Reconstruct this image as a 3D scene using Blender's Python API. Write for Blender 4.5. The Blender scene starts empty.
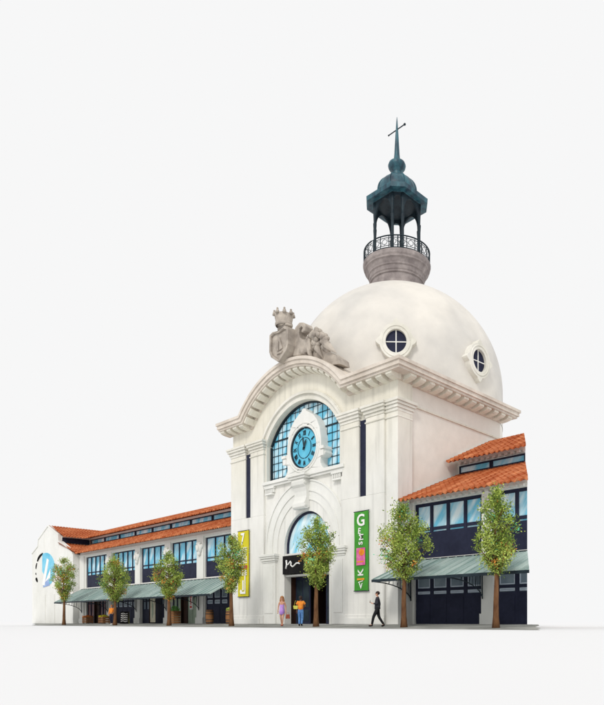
import bpy, bmesh, math, random
from mathutils import Vector, Matrix
from mathutils.geometry import tessellate_polygon
random.seed(7)
PI = math.pi
S = bpy.context.scene
COL = S.collection

# ------------------------------------------------------------------ materials
def mat(name, c1, c2=None, scale=1.5, rough=.75, bump=0, bscale=None, stretch=None, spec=.25, metal=0, lo=.35, hi=.65, detail=5, fine=None, diag=None):
    m = bpy.data.materials.new(name); m.use_nodes = True
    nt = m.node_tree; N = nt.nodes; L = nt.links
    p = N['Principled BSDF']
    p.inputs['Roughness'].default_value = rough
    p.inputs['Specular IOR Level'].default_value = spec
    p.inputs['Metallic'].default_value = metal
    if c2 is None:
        c2 = tuple(min(1, c * 1.12) for c in c1)
    tc = N.new('ShaderNodeTexCoord'); mp = N.new('ShaderNodeMapping')
    L.new(tc.outputs['Object'], mp.inputs['Vector'])
    if stretch: mp.inputs['Scale'].default_value = stretch
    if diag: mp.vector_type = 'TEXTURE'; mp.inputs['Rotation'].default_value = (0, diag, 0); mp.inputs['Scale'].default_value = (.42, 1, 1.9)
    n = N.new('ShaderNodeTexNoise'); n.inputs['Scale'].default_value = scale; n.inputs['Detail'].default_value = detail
    L.new(mp.outputs[0], n.inputs['Vector'])
    r = N.new('ShaderNodeValToRGB')
    r.color_ramp.elements[0].position = lo; r.color_ramp.elements[1].position = hi
    r.color_ramp.elements[0].color = (*c1, 1); r.color_ramp.elements[1].color = (*c2, 1)
    L.new(n.outputs['Fac'], r.inputs['Fac'])
    out = r.outputs['Color']
    if fine:
        n2 = N.new('ShaderNodeTexNoise'); n2.inputs['Scale'].default_value = fine[0]; n2.inputs['Detail'].default_value = 8
        L.new(mp.outputs[0], n2.inputs['Vector'])
        mr = N.new('ShaderNodeMapRange'); mr.inputs[1].default_value = .3; mr.inputs[2].default_value = .7
        mr.inputs[3].default_value = 1 - fine[1]; mr.inputs[4].default_value = 1
        L.new(n2.outputs['Fac'], mr.inputs[0])
        mx = N.new('ShaderNodeMix'); mx.data_type = 'RGBA'; mx.blend_type = 'MULTIPLY'; mx.inputs[0].default_value = 1
        L.new(out, mx.inputs[6]); L.new(mr.outputs[0], mx.inputs[7]); out = mx.outputs[2]
    L.new(out, p.inputs['Base Color'])
    if bump:
        b = N.new('ShaderNodeBump'); b.inputs['Strength'].default_value = bump; b.inputs['Distance'].default_value = .05
        nb = N.new('ShaderNodeTexNoise'); nb.inputs['Scale'].default_value = bscale or scale * 6; nb.inputs['Detail'].default_value = 6
        L.new(mp.outputs[0], nb.inputs['Vector'])
        L.new(nb.outputs['Fac'], b.inputs['Height']); L.new(b.outputs[0], p.inputs['Normal'])
    return m

M = {}
M['white'] = mat('white_render', (.74, .74, .70), (.815, .815, .785), .35, bump=.12, bscale=9, stretch=(1, 1, .45), fine=(2.2, .07))
M['stone'] = mat('cream_stone', (.70, .68, .60), (.82, .80, .735), .5, bump=.15, bscale=8, fine=(2.5, .14))
M['side'] = mat('pink_cream_render', (.79, .755, .69), (.86, .835, .775), .22, bump=.12, bscale=7, fine=(1.8, .07))
M['cornice'] = mat('warm_cornice_stone', (.60, .53, .455), (.75, .68, .60), .7, bump=.15, bscale=9, fine=(3, .15))
M['dome'] = mat('dome_render', (.62, .60, .565), (.76, .725, .665), .30, bump=.10, bscale=6, fine=(.9, .09), rough=.6)
M['grey'] = mat('grey_stone', (.24, .205, .20), (.42, .37, .355), 1.2, bump=.3, bscale=9, fine=(4, .25))
M['sculpt'] = mat('weathered_stone', (.31, .27, .235), (.56, .50, .43), 1.3, bump=.15, bscale=10, fine=(4, .18))
M['navy'] = mat('navy_paint', (.019, .022, .046), (.027, .031, .062), .8, rough=.6, spec=.12, fine=(5, .2))
M['copper'] = mat('green_copper', (.008, .032, .055), (.035, .13, .165), 1.6, rough=.45, spec=.4, bump=.2, bscale=12, stretch=(1.5, 1.5, .5))
M['dark'] = mat('dark_iron', (.010, .018, .026), (.02, .035, .045), 2, rough=.5, spec=.2)
M['black'] = mat('black', (.008, .008, .009), (.015, .014, .014), 2, rough=.8, spec=.1)
M['brown'] = mat('dark_interior_wood', (.018, .010, .008), (.05, .022, .014), 1.5, rough=.7, spec=.15, stretch=(1, 1, .3))
M['glass'] = mat('blue_glass_painted_reflection', (.17, .58, .80), (.80, .94, .98), .8, rough=.22, spec=.25, lo=.40, hi=.66, diag=.55, fine=(2, .12))  # pale slanted streaks are sky reflections painted into the glass colour
M['glassw'] = mat('pale_blue_glass_painted_reflection', (.15, .55, .78), (.80, .93, .98), .7, rough=.22, spec=.25, lo=.44, hi=.66, diag=.5, fine=(2, .12))  # same painted reflection streaks in the base colour, for the left wing panes
M['glassd'] = mat('dim_glass', (.13, .175, .225), (.24, .30, .35), .7, rough=.3, spec=.25)
M['sash'] = mat('pale_sash_paint', (.48, .55, .66), (.60, .67, .76), 3, rough=.6)
M['glassr'] = mat('curtained_glass', (.10, .05, .06), (.22, .10, .10), .9, rough=.4, spec=.2)
M['clock'] = mat('clock_blue', (.07, .42, .62), (.14, .52, .70), .9, rough=.5)
M['tile'] = mat('terracotta_tile', (.40, .085, .022), (.74, .285, .125), 1.0, rough=.75, bump=.25, bscale=10, stretch=(3.2, .45, .45), fine=(4, .3), spec=.15, lo=.38, hi=.74)
M['awning'] = mat('green_metal_awning', (.27, .38, .36), (.47, .57, .54), .9, rough=.5, stretch=(2.5, .4, .4), fine=(5, .15))
M['pave'] = mat('pavement_stone', (.22, .225, .21), (.40, .40, .375), .45, rough=.9, bump=.3, bscale=5, fine=(3, .25))
M['ground'] = mat('white_ground', (.770, .773, .782), (.773, .776, .785), .3, rough=1, spec=0)
M['bark'] = mat('bark', (.085, .035, .015), (.20, .10, .045), 6, rough=.9, bump=.5, bscale=25, stretch=(1, 1, .25))
M['leafA'] = mat('leaf_olive', (.17, .26, .035), (.30, .385, .07), 2, rough=.7)
M['leafB'] = mat('leaf_bright', (.35, .47, .08), (.50, .58, .14), 2, rough=.7)
M['leafC'] = mat('leaf_dark', (.08, .14, .02), (.14, .20, .035), 2, rough=.7)
M['leafO'] = mat('leaf_orange', (.62, .16, .03), (.72, .30, .06), 2, rough=.7)
M['leafT'] = mat('leaf_teal', (.10, .50, .28), (.22, .62, .40), 2, rough=.7)
M['yellow'] = mat('yellow_banner_cloth', (.56, .50, .015), (.66, .58, .03), 1, rough=.8)
M['green'] = mat('green_banner_cloth', (.05, .27, .03), (.075, .34, .045), 1, rough=.8)
M['ink'] = mat('white_print', (.82, .82, .80), (.86, .86, .84), 2, rough=.8)
M['pink'] = mat('pink_print', (.62, .08, .30), (.80, .22, .45), 3, rough=.8)
M['orange'] = mat('orange_print', (.75, .20, .02), (.85, .42, .04), 3, rough=.8)
M['red'] = mat('red_paint', (.5, .05, .04), (.62, .10, .07), 3, rough=.7)
M['wood'] = mat('barrel_wood', (.14, .06, .022), (.30, .14, .055), 4, rough=.75, bump=.3, stretch=(1, 1, .2))
M['leafgreen'] = mat('planter_leaf', (.06, .22, .03), (.16, .38, .07), 5, rough=.7)
M['palegreen'] = mat('pale_green_paint', (.28, .36, .27), (.38, .46, .36), 1, rough=.6)
M['cream'] = mat('cream_cloth', (.48, .45, .33), (.60, .57, .45), 2, rough=.8)
M['emblem'] = mat('sky_blue_mural', (.13, .48, .68), (.24, .60, .78), 1.2, rough=.8)
M['emblem2'] = mat('violet_blue_mural', (.22, .32, .58), (.34, .46, .70), 1.5, rough=.8)
M['skin'] = mat('skin', (.50, .25, .16), (.58, .31, .21), 6, rough=.6)
M['skind'] = mat('tan_skin', (.17, .075, .045), (.22, .10, .06), 6, rough=.6)
M['hairb'] = mat('auburn_hair', (.22, .08, .025), (.42, .19, .07), 14, rough=.6, stretch=(1, 1, .2))
M['hairk'] = mat('dark_hair', (.02, .012, .01), (.05, .025, .018), 14, rough=.6)
M['lilac'] = mat('lilac_cloth', (.34, .17, .55), (.50, .30, .70), 5, rough=.85, bump=.3, bscale=12)
M['orangecloth'] = mat('orange_cloth', (.72, .20, .02), (.85, .32, .05), 5, rough=.85, bump=.3, bscale=12)
M['denim'] = mat('blue_denim', (.07, .18, .42), (.14, .30, .58), 8, rough=.9, bump=.2)
M['suit'] = mat('charcoal_suit', (.022, .022, .03), (.045, .045, .055), 7, rough=.85, bump=.3, bscale=12)
M['trouser'] = mat('black_trousers', (.008, .008, .010), (.016, .016, .018), 7, rough=.9)
M['leather'] = mat('red_brown_leather', (.25, .05, .03), (.35, .09, .05), 8, rough=.5)
M['limebag'] = mat('lime_bag', (.50, .50, .08), (.62, .60, .12), 8, rough=.6)

def facade_mat():
    m = mat('facade_render', (.75, .745, .705), (.83, .825, .79), .35, bump=.12, bscale=9, stretch=(1, 1, .45), fine=(2.2, .08))
    nt = m.node_tree; N = nt.nodes; L = nt.links; p = N['Principled BSDF']
    src = p.inputs['Base Color'].links[0].from_socket
    g_ = N.new('ShaderNodeNewGeometry'); sp = N.new('ShaderNodeSeparateXYZ'); L.new(g_.outputs['Position'], sp.inputs[0])
    ns = N.new('ShaderNodeTexNoise'); ns.inputs['Scale'].default_value = .5
    ad = N.new('ShaderNodeMath'); ad.operation = 'MULTIPLY_ADD'; ad.inputs[1].default_value = 5; L.new(ns.outputs['Fac'], ad.inputs[0]); L.new(sp.outputs['Z'], ad.inputs[2])
    mr = N.new('ShaderNodeMapRange'); mr.inputs[1].default_value = 10.5; mr.inputs[2].default_value = 15.5; L.new(ad.outputs[0], mr.inputs[0])
    mx = N.new('ShaderNodeMix'); mx.data_type = 'RGBA'; mx.blend_type = 'MULTIPLY'; L.new(mr.outputs[0], mx.inputs[0]); L.new(src, mx.inputs[6]); mx.inputs[7].default_value = (.97, .935, .85, 1)
    mp = N.new('ShaderNodeMapping'); mp.inputs['Scale'].default_value = (3.0, 3.0, .16); L.new(g_.outputs['Position'], mp.inputs['Vector'])
    n3 = N.new('ShaderNodeTexNoise'); n3.inputs['Scale'].default_value = 1.0; n3.inputs['Detail'].default_value = 4; L.new(mp.outputs[0], n3.inputs['Vector'])
    m3 = N.new('ShaderNodeMapRange'); m3.inputs[1].default_value = .52; m3.inputs[2].default_value = .72; m3.inputs[3].default_value = 1; m3.inputs[4].default_value = .83; L.new(n3.outputs['Fac'], m3.inputs[0])
    x3 = N.new('ShaderNodeMix'); x3.data_type = 'RGBA'; x3.blend_type = 'MULTIPLY'; x3.inputs[0].default_value = 1; L.new(mx.outputs[2], x3.inputs[6]); L.new(m3.outputs[0], x3.inputs[7])
    L.new(x3.outputs[2], p.inputs['Base Color'])
    return m
M['facade'] = facade_mat()

# ------------------------------------------------------------------ mesh helpers
class MB:
    def __init__(s): s.v = []; s.f = []; s.m = []; s.mi = 0; s.sm = []
    def add(s, vs, fs, smooth=False):
        o = len(s.v); s.v += [tuple(v) for v in vs]
        for f in fs: s.f.append(tuple(i + o for i in f)); s.m.append(s.mi); s.sm.append(smooth)
        return s
    def box(s, x0, x1, y0, y1, z0, z1):
        v = [(x, y, z) for x in (x0, x1) for y in (y0, y1) for z in (z0, z1)]
        return s.add(v, [(0, 1, 3, 2), (4, 6, 7, 5), (0, 4, 5, 1), (2, 3, 7, 6), (0, 2, 6, 4), (1, 5, 7, 3)])
    def ext(s, polys, fn, w0, w1):
        # polys: outline followed by holes, in (a, b); fn(a, b, w) -> point
        tri = tessellate_polygon([[Vector((p[0], p[1], 0)) for p in q] for q in polys])
        flat = [p for q in polys for p in q]; n = len(flat)
        vs = [fn(a, b, w0) for a, b in flat] + [fn(a, b, w1) for a, b in flat]
        fs = [tuple(t) for t in tri] + [tuple(i + n for i in reversed(t)) for t in tri]
        o = 0
        for q in polys:
            k = len(q)
            for i in range(k):
                j = (i + 1) % k; fs.append((o + i, o + j, o + j + n, o + i + n))
            o += k
        return s.add(vs, fs)
    def plate(s, polys, y0, y1): return s.ext(polys, lambda a, b, w: (a, w, b), y0, y1)
    def lathe(s, prof, c=(0, 0, 0), n=32, smooth=True, fn=None):
        vs = []; k = len(prof)
        for i in range(n):
            a = 2 * PI * i / n
            for r, z in prof: vs.append((c[0] + r * math.cos(a), c[1] + r * math.sin(a), c[2] + z))
        fs = []
        for i in range(n):
            j = (i + 1) % n
            for q in range(k - 1): fs.append((i * k + q, j * k + q, j * k + q + 1, i * k + q + 1))
        if fn: vs = [fn(v) for v in vs]
        return s.add(vs, fs, smooth)
    def tube(s, pts, rad, n=8, smooth=True, cap=True):
        pts = [Vector(p) for p in pts]
        if not isinstance(rad, (list, tuple)): rad = [rad] * len(pts)
        vs = []; ref = None
        for i, p in enumerate(pts):
            d = (pts[min(i + 1, len(pts) - 1)] - pts[max(i - 1, 0)])
            if d.length < 1e-9: d = Vector((0, 0, 1))
            d.normalize()
            if ref is None: ref = Vector((1, 0, 0)) if abs(d.x) < .8 else Vector((0, 1, 0))
            u = d.cross(ref); u.normalize(); w = u.cross(d); ref = w.copy() if False else ref
            for k in range(n):
                a = 2 * PI * k / n
                vs.append(p + (u * math.cos(a) + w * math.sin(a)) * rad[i])
        fs = []
        for i in range(len(pts) - 1):
            for k in range(n):
                l = (k + 1) % n
                fs.append((i * n + k, i * n + l, (i + 1) * n + l, (i + 1) * n + k))
        if cap:
            fs.append(tuple(range(n - 1, -1, -1))); fs.append(tuple((len(pts) - 1) * n + k for k in range(n)))
        return s.add(vs, fs, smooth)
    def ball(s, c, r, n=12, m=8, smooth=True):
        if not isinstance(r, (tuple, list)): r = (r, r, r)
        vs = [(c[0], c[1], c[2] - r[2])]
        for j in range(1, m):
            t = -PI / 2 + PI * j / m
            for i in range(n):
                a = 2 * PI * i / n
                vs.append((c[0] + r[0] * math.cos(t) * math.cos(a), c[1] + r[1] * math.cos(t) * math.sin(a), c[2] + r[2] * math.sin(t)))
        vs.append((c[0], c[1], c[2] + r[2])); fs = []
        for i in range(n):
            l = (i + 1) % n
            fs.append((0, 1 + l, 1 + i)); fs.append((len(vs) - 1, 1 + (m - 2) * n + i, 1 + (m - 2) * n + l))
            for j in range(m - 2): fs.append((1 + j * n + i, 1 + j * n + l, 1 + (j + 1) * n + l, 1 + (j + 1) * n + i))
        return s.add(vs, fs, smooth)
    def build(s, name, mats, parent=None, clip=None, bevel=0, loc=None, recalc=True):
        if not isinstance(mats, (list, tuple)): mats = [mats]
        me = bpy.data.meshes.new(name)
        me.from_pydata(s.v, [], s.f); me.update()
        for q in mats: me.materials.append(M[q] if isinstance(q, str) else q)
        me.polygons.foreach_set('material_index', s.m); me.polygons.foreach_set('use_smooth', s.sm)
        bm = bmesh.new(); bm.from_mesh(me)
        if recalc: bmesh.ops.recalc_face_normals(bm, faces=bm.faces)
        for (co, no) in (clip or []):
            r = bmesh.ops.bisect_plane(bm, geom=bm.verts[:] + bm.edges[:] + bm.faces[:], plane_co=co, plane_no=no, clear_outer=True)
            ed = [e for e in r['geom_cut'] if isinstance(e, bmesh.types.BMEdge)]
            if ed:
                try: bmesh.ops.triangle_fill(bm, edges=ed, use_beauty=True)
                except Exception: pass
        bm.to_mesh(me); bm.free()
        o = bpy.data.objects.new(name, me); COL.objects.link(o)
        if parent is not None: o.parent = parent
        if loc: o.location = loc
        if bevel:
            md = o.modifiers.new('bevel', 'BEVEL'); md.width = bevel; md.segments = 2; md.limit_method = 'ANGLE'
        return o

def thing(name, label, cat, loc=(0, 0, 0), rz=0, group=None):
    o = bpy.data.objects.new(name, None); COL.objects.link(o)
    o.location = loc; o.rotation_euler = (0, 0, rz); o.empty_display_size = .2
    o['label'] = label; o['category'] = cat
    if group: o['group'] = group
    return o
def tag(o, label, cat, group=None):
    o['label'] = label; o['category'] = cat
    if group: o['group'] = group
    return o
def dup(root, label=None, parent=None):
    c = root.copy(); COL.objects.link(c)
    if parent is not None: c.parent = parent
    for ch in list(root.children): dup(ch, None, c)
    if label: c['label'] = label
    return c
def text(s, size, fn, name, m, parent, ext=.01, rot=0, squash=(1, 1)):
    """letters as a mesh; fn maps (a, b, w) to the surface"""
    cu = bpy.data.curves.new('t', 'FONT'); cu.body = s; cu.size = size; cu.extrude = ext; cu.align_x = 'CENTER'; cu.align_y = 'CENTER'; cu.resolution_u = 3
    cu.offset = size * .02
    o = bpy.data.objects.new('t', cu); COL.objects.link(o)
    bpy.context.view_layer.update()
    me = bpy.data.meshes.new_from_object(o.evaluated_get(bpy.context.evaluated_depsgraph_get()))
    bpy.data.objects.remove(o)
    cs, sn = math.cos(rot), math.sin(rot)
    vs = []
    for v in me.vertices:
        a, b = v.co.x * squash[0], v.co.y * squash[1]
        vs.append(fn(a * cs - b * sn, a * sn + b * cs, v.co.z))
    mb = MB(); mb.add(vs, [tuple(p.vertices) for p in me.polygons])
    bpy.data.meshes.remove(me)
    if name is None: return mb
    return mb.build(name, m, parent)

# ------------------------------------------------------------------ setting
def pz(y):                                     # height of the forecourt, rising gently to the buildings
    return .012 + max(0, min(1, (y + 4.2) / 4.2)) * .19

g = MB(); g.add([(-3000, -3000, 0), (3000, -3000, 0), (3000, 3000, 0), (-3000, 3000, 0)], [(0, 1, 2, 3)])
o = g.build('ground', 'ground'); o['kind'] = 'structure'

p = MB(); NX = 220; ys = [-4.2, -3.6, -3, -2, -1, 0, .4, 1.3]
vs = []; fs = []
def skx(y): return 16.35 - (y - 1) * .619         # right-hand end runs back at a slant
for i in range(NX + 1):
    t = i / NX
    for j, y in enumerate(ys):
        xl = -49.6 + 3.14 * (.5 - y) * (y < .5)
        x = xl + (skx(y) + .25 - xl) * t
        yy = y + (random.uniform(-.12, .12) if j == 0 else 0)
        z = pz(y) if j else .004
        vs.append((x + (random.uniform(-1.6, .9) if i == 0 else random.uniform(-.3, .2) if i == NX else 0), yy, z))
k = len(ys)
for i in range(NX):
    for j in range(k - 1): fs.append((i * k + j, (i + 1) * k + j, (i + 1) * k + j + 1, i * k + j + 1))
p.add(vs, fs)
o = p.build('pavement', 'pave'); o['kind'] = 'structure'

# ------------------------------------------------------------------ the tower
XL, XR = -7.9, 8.45
AX, AZ, AR = -.45, 9.9, 7.06
def curve(d, xl=-8.6, xr=9.45, n=40, ztop=14.55):
    """top line of the front cornice lowered by d: level, arch, level"""
    R = AR - d; z = ztop - d
    h = math.sqrt(max(.01, R * R - (z - AZ) ** 2))
    a0 = math.atan2(z - AZ, -h); a1 = math.atan2(z - AZ, h)
    pts = [(xl, z)]
    for i in range(n + 1):
        a = a0 + (a1 - a0) * i / n
        pts.append((AX + R * math.cos(a), AZ + R * math.sin(a)))
    pts.append((xr, z))
    return pts
def band(mb, d0, d1, y0, y1, xl, xr): mb.plate([curve(d0, xl, xr) + curve(d1, xl, xr)[::-1]], y0, y1)
def seg_arch(cx, half, zb, zs, R, cz, n=28):
    a1 = math.acos(half / R)
    pts = [(cx - half, zb), (cx + half, zb)]
    for i in range(n + 1):
        a = a1 + (PI - 2 * a1) * i / n
        pts.append((cx + R * math.cos(a), cz + R * math.sin(a)))
    return pts
WC, WH, WR, WZ = -.1, 3.72, 4.2, 10.3          # big window
win = seg_arch(WC, WH, 9.75, 0, WR, WZ)
DC, DH, DZ = .4, 2.25, 5.15                    # doorway
door = seg_arch(DC, DH, .2, 0, DH + .0001, DZ)

tower = thing('market_tower', 'tall cream tower with great white dome, arched gable, blue clock window and green lantern', 'tower', (0, 0, .2))
TZ = -.2                                        # parts are drawn in world heights
def tp(mb, name, m, parent=None, **k):
    o = mb.build(name, m, parent or tower, **k)
    if parent is None: o.location = (0, 0, TZ)
    return o

w = MB()
outline = [(XL, .2), (XR - .02, .2), (XR - .02, 13.76)] + curve(.79, XL, XR - .02)[::-1][1:-1] + [(XL, 13.76)]
slits = [[(5.48, 7.62), (6.07, 7.62), (6.07, 12.05), (5.48, 12.05)], [(-6.07, 7.62), (-5.48, 7.62), (-5.48, 12.05), (-6.07, 12.05)]]
# lower part (white) and upper part (cream) of the front wall meet at z = 9.75
low_out = [(XL, .2), (DC - DH, .2)] + [(DC - DH, DZ)] + [p for p in door[2:][::-1] if True][1:-1] + [(DC + DH, DZ), (DC + DH, .2), (XR - .02, .2), (XR - .02, 9.75), (XL, 9.75)]
w.plate([low_out, [(5.48, 7.62), (6.07, 7.62), (6.07, 9.74), (5.48, 9.74)], [(-6.07, 7.62), (-5.48, 7.62), (-5.48, 9.74), (-6.07, 9.74)]], 0, .55)
w.box(XL, XL + .5, .55, 10.2, .2, 13.9); w.box(XL + .5, XR - .5, 9.7, 10.2, .2, 13.9)
w.mi = 1
up_out = [(XL, 9.75), (WC - WH, 9.75)] + win[2:][::-1] + [(WC + WH, 9.75), (XR - .02, 9.75), (XR - .02, 13.76)] + curve(.79, XL, XR - .02)[::-1][1:-1] + [(XL, 13.76)]
w.plate([up_out, [(5.48, 9.76), (6.07, 9.76), (6.07, 12.05), (5.48, 12.05)], [(-6.07, 9.76), (-5.48, 9.76), (-5.48, 12.05), (-6.07, 12.05)]], 0, .55)
w.mi = 2
w.box(XR - .5, XR - .15, .56, 10.2, .2, 13.78)
w.mi = 3
w.box(XL, XR - .1, .6, 10.1, 13.9, 14.3)
tp(w, 'wall', ['facade', 'facade', 'side', 'cornice'])
w = MB(); w.box(5.485, 6.065, -.06, .4, 7.63, 12.04); tp(w, 'slit_window', 'navy')
w = MB(); w.box(-6.065, -5.485, -.1, .4, 7.63, 12.04); tp(w, 'slit_window', 'navy')
# corner pier on the right-hand corner
w = MB(); w.box(7.56, XR + .02, -.03, 1.16, .2, 12.05); w.mi = 1; w.box(7.56, XR + .02, -.03, 1.16, 12.72, 13.76)
w.box(XR - .15, XR - .06, 1.16, 10.2, 12.6, 12.7)
tp(w, 'corner_pier', ['facade', 'facade'])
# paired pilasters standing on one broad pier each
for sx in (-1, 1):
    w = MB()
    a, b = (3.93, 7.52) if sx > 0 else (-7.52, -3.93)
    if sx < 0: a = XL + .002
    w.box(a, b, -.18, .02, .2, 7.6)
    s0, s1 = (5.48, 6.07) if sx > 0 else (-6.07, -5.48)
    w.box(a, s0, -.18, .02, 7.6, 12.05); w.box(s1, b, -.18, .02, 7.6, 12.05)
    w.box(a - .06, b + .06, -.24, -.18, .2, .75)
    tp(w, 'pier', 'facade', bevel=.02)
    for (c, d) in ((a, s0), (s1, b)):
        w = MB()
        w.box(c - .04, d + .04, -.24, .02, 11.72, 11.8)
        w.box(c - .03, d + .03, -.22, .02, 12.05, 12.22); w.box(c - .09, d + .09, -.3, .02, 12.22, 12.4)
        w.box(c - .17, d + .17, -.40, .02, 12.4, 12.55); w.box(c - .22, d + .22, -.46, .02, 12.55, 12.7)
        w.box(c + .12, d - .12, -.2, -.17, 7.9 if 1 else 0, 11.5) if False else None
        tp(w, 'capital', 'stone', bevel=.02)
w = MB()
for e, z0, z1 in ((.04, 11.72, 11.8), (.04, 12.05, 12.22), (.1, 12.22, 12.4), (.18, 12.4, 12.55), (.25, 12.55, 12.72)):
    w.box(7.56 - min(e, .04), XR + e, -.05 - e, 1.16 + e, z0, z1)
tp(w, 'capital', 'stone', bevel=.02)
# plinth line
w = MB(); w.box(XL - .05, -4.3, -.29, -.24, .2, .55); tp(w, 'plinth', 'white'); w = MB(); w.box(4.35, 7.6, -.29, -.24, .2, .55); tp(w, 'plinth', 'white')
# cornice
c = MB()
xl, xr = -8.6, 9.45
band(c, 0, .18, -1.0, -.02, xl, xr); band(c, .18, .42, -.92, -.02, xl + .05, xr - .08); band(c, .42, .55, -.82, -.02, xl + .1, xr - .18)
band(c, .55, .80, -.16, .05, XL, XR + .02)
# barrel roof behind the arch and blocking course
arc = curve(-.05)[1:-1]; arc2 = curve(.55)[1:-1]
c.plate([curve(-.03, XL, XR)[1:-1] + curve(.6, XL, XR)[1:-1][::-1]], -.02, 3.4)
# side return
for (o0, d0, d1) in ((1.0, 0, .18), (.92, .18, .42), (.82, .42, .55)):
    c.box(XR - .1, XR + o0, -.02, 10.0 + o0, 14.55 - d1, 14.55 - d0)
    c.box(XL - o0 * .6, XL, -.02, 10.4, 14.55 - d1, 14.55 - d0)
c.box(XR - .15, XR + .13, -.02, 10.3, 13.75, 14.0)
c.box(4.6, XR + .5, -.45, 2.0, 14.55, 14.72); c.box(XR - .6, XR + .5, 2.0, 10.5, 14.55, 14.72)
c.box(XL - .3, -5.6, -.45, 2.0, 14.55, 14.7)
cor = tp(c, 'cornice', 'cornice')
def modillion(P, ax, up):
    """block under the soffit: P top centre at wall, ax along the run, up away from the wall plane"""
    m = MB(); A = Vector(ax).normalized(); U = Vector(up).normalized(); O = A.cross(U); 
    prof = [(-.05, 0), (.74, 0), (.74, -.12), (.6, -.2), (.35, -.25), (.05, -.27), (-.05, -.27)]
    m.ext([prof], lambda a, b, t: Vector(P) + OUT * a + U * b + A * t, -.23, .23)
    return m.build('modillion', 'facade', cor)
OUT = Vector((0, -1, 0))
R = AR - .55
x = -8.15
while x < -5.55: modillion((x, 0, 14.0), (1, 0, 0), (0, 0, 1)); x += .78
zz = 14.0 - AZ; h = math.sqrt(R * R - zz * zz); a0 = math.atan2(zz, -h); a1 = math.atan2(zz, h)
n = 17
for i in range(n):
    a = a0 + (a1 - a0) * (i + .5) / n
    modillion((AX + R * math.cos(a), 0, AZ + R * math.sin(a)), (-math.sin(a), 0, math.cos(a)), (math.cos(a), 0, math.sin(a)))
x = 5.3
while x < 9.1: modillion((x, 0, 14.0), (1, 0, 0), (0, 0, 1)); x += .78
OUT = Vector((1, 0, 0)); y = .5
while y < 10.4: modillion((XR, y, 14.0), (0, 1, 0), (0, 0, 1)); y += .80
# archivolt round the big window
w = MB()
def ring(mb, cx, cz, r0, r1, amin, y0, y1, n=36):
    P = [(cx + r1 * math.cos(a), cz + r1 * math.sin(a)) for a in [amin + (PI - 2 * amin) * i / n for i in range(n + 1)]]
    Q = [(cx + r0 * math.cos(a), cz + r0 * math.sin(a)) for a in [amin + (PI - 2 * amin) * i / n for i in range(n + 1)]]
    mb.plate([P + Q[::-1]], y0, y1)
ring(w, WC, WZ, WR + .02, WR + .36, .51, -.07, .01); ring(w, WC, WZ, WR + .36, WR + .52, .50, -.2, .01)
ring(w, WC, WZ, WR + .52, WR + .58, .50, -.13, .01)
tp(w, 'window_archivolt', 'stone')
# window glass and bars
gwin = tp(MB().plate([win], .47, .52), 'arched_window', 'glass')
b = MB()
def barz(x):
    d = x - WC; return WZ + math.sqrt(max(0, WR * WR - d * d)) if abs(d) < WH else 9.8
x = WC - WH + .25
while x < WC + WH:
    b.box(x - .012, x + .012, .44, .47, 9.75, barz(x)); x += .46
z = 10.1
while z < 14.4:
    hw = min(WH, math.sqrt(max(0, WR * WR - max(0, z - WZ) ** 2)))
    th = .014 if abs(z - 12.4) > .25 else .05
    b.box(WC - hw, WC + hw, .42, .46, z - th, z + th); z += .5
ring(b, WC, WZ, WR - .09, WR - .01, .50, .3, .46)
b.box(WC - WH, WC - WH + .1, .3, .46, 9.75, 12.2); b.box(WC + WH - .1, WC + WH, .3, .46, 9.75, 12.2)
b.build('glazing_bars', 'dark', gwin)
# sill and its brackets
w = MB(); w.box(-3.95, 4.25, -.3, .5, 9.55, 9.76); w.box(-3.9, 4.2, -.2, .2, 9.4, 9.55)
tp(w, 'window_sill', 'white', bevel=.02)
for x0 in (-3.75, 3.1):
    w = MB(); w.box(x0 - .05, x0 + 1.0, -.22, 0, 9.28, 9.4)
    for i in range(6): w.box(x0 + .02 + i * .165, x0 + .11 + i * .165, -.18, 0, 9.02, 9.28)
    w.box(x0 + .1, x0 + .85, -.26, 0, 8.86, 8.98)
    tp(w, 'sill_bracket', 'white', bevel=.01)
# clock surround: pointed cartouche with shoulders
cx, cz = .32, 11.42
half = [(0, 13.92), (.17, 13.88), (.27, 13.72), (.6, 13.58), (1.05, 13.34), (1.45, 12.95), (1.74, 12.4), (1.87, 11.8), (1.9, 11.25), (2.3, 11.2), (2.36, 11.02), (2.28, 10.9), (2.36, 10.78), (2.26, 10.6), (1.86, 10.55), (1.84, 10.2), (2.0, 9.95), (2.25, 9.76)]
outl = [(cx + a * .9, b_) for a, b_ in half] + [(cx - a * .9, b_) for a, b_ in half[:0:-1]]
circ = [(cx + 1.3 * math.cos(2 * PI * i / 48), cz + 1.3 * math.sin(2 * PI * i / 48)) for i in range(48)]
w = MB(); w.plate([outl, circ], -.14, .5)
sur = tp(w, 'clock_surround', 'white', bevel=.04)
w = MB()
for r, t, yy in ((1.36, .06, -.15), (1.55, .05, -.15)):
    w.tube([(cx + r * math.cos(2 * PI * i / 64), yy, cz + r * math.sin(2 * PI * i / 64)) for i in range(65)], t, 8)
for sx in (-1, 1): w.box(cx + sx * 1.92 - .2, cx + sx * 1.92 + .2, -.28, -.12, 11.0, 11.18); w.box(cx + sx * 1.9 - .15, cx + sx * 1.9 + .15, -.22, -.12, 10.6, 10.95)
w.build('moulding', 'white', sur)
w = MB(); w.tube([(cx + 1.27 * math.cos(2 * PI * i / 64), -.10, cz + 1.27 * math.sin(2 * PI * i / 64)) for i in range(65)], .045, 8)
clk = MB().plate([[(cx + 1.3 * math.cos(2 * PI * i / 48), cz + 1.3 * math.sin(2 * PI * i / 48)) for i in range(48)]], -.04, .06)
clock = tp(clk, 'clock_face', 'clock')
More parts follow.
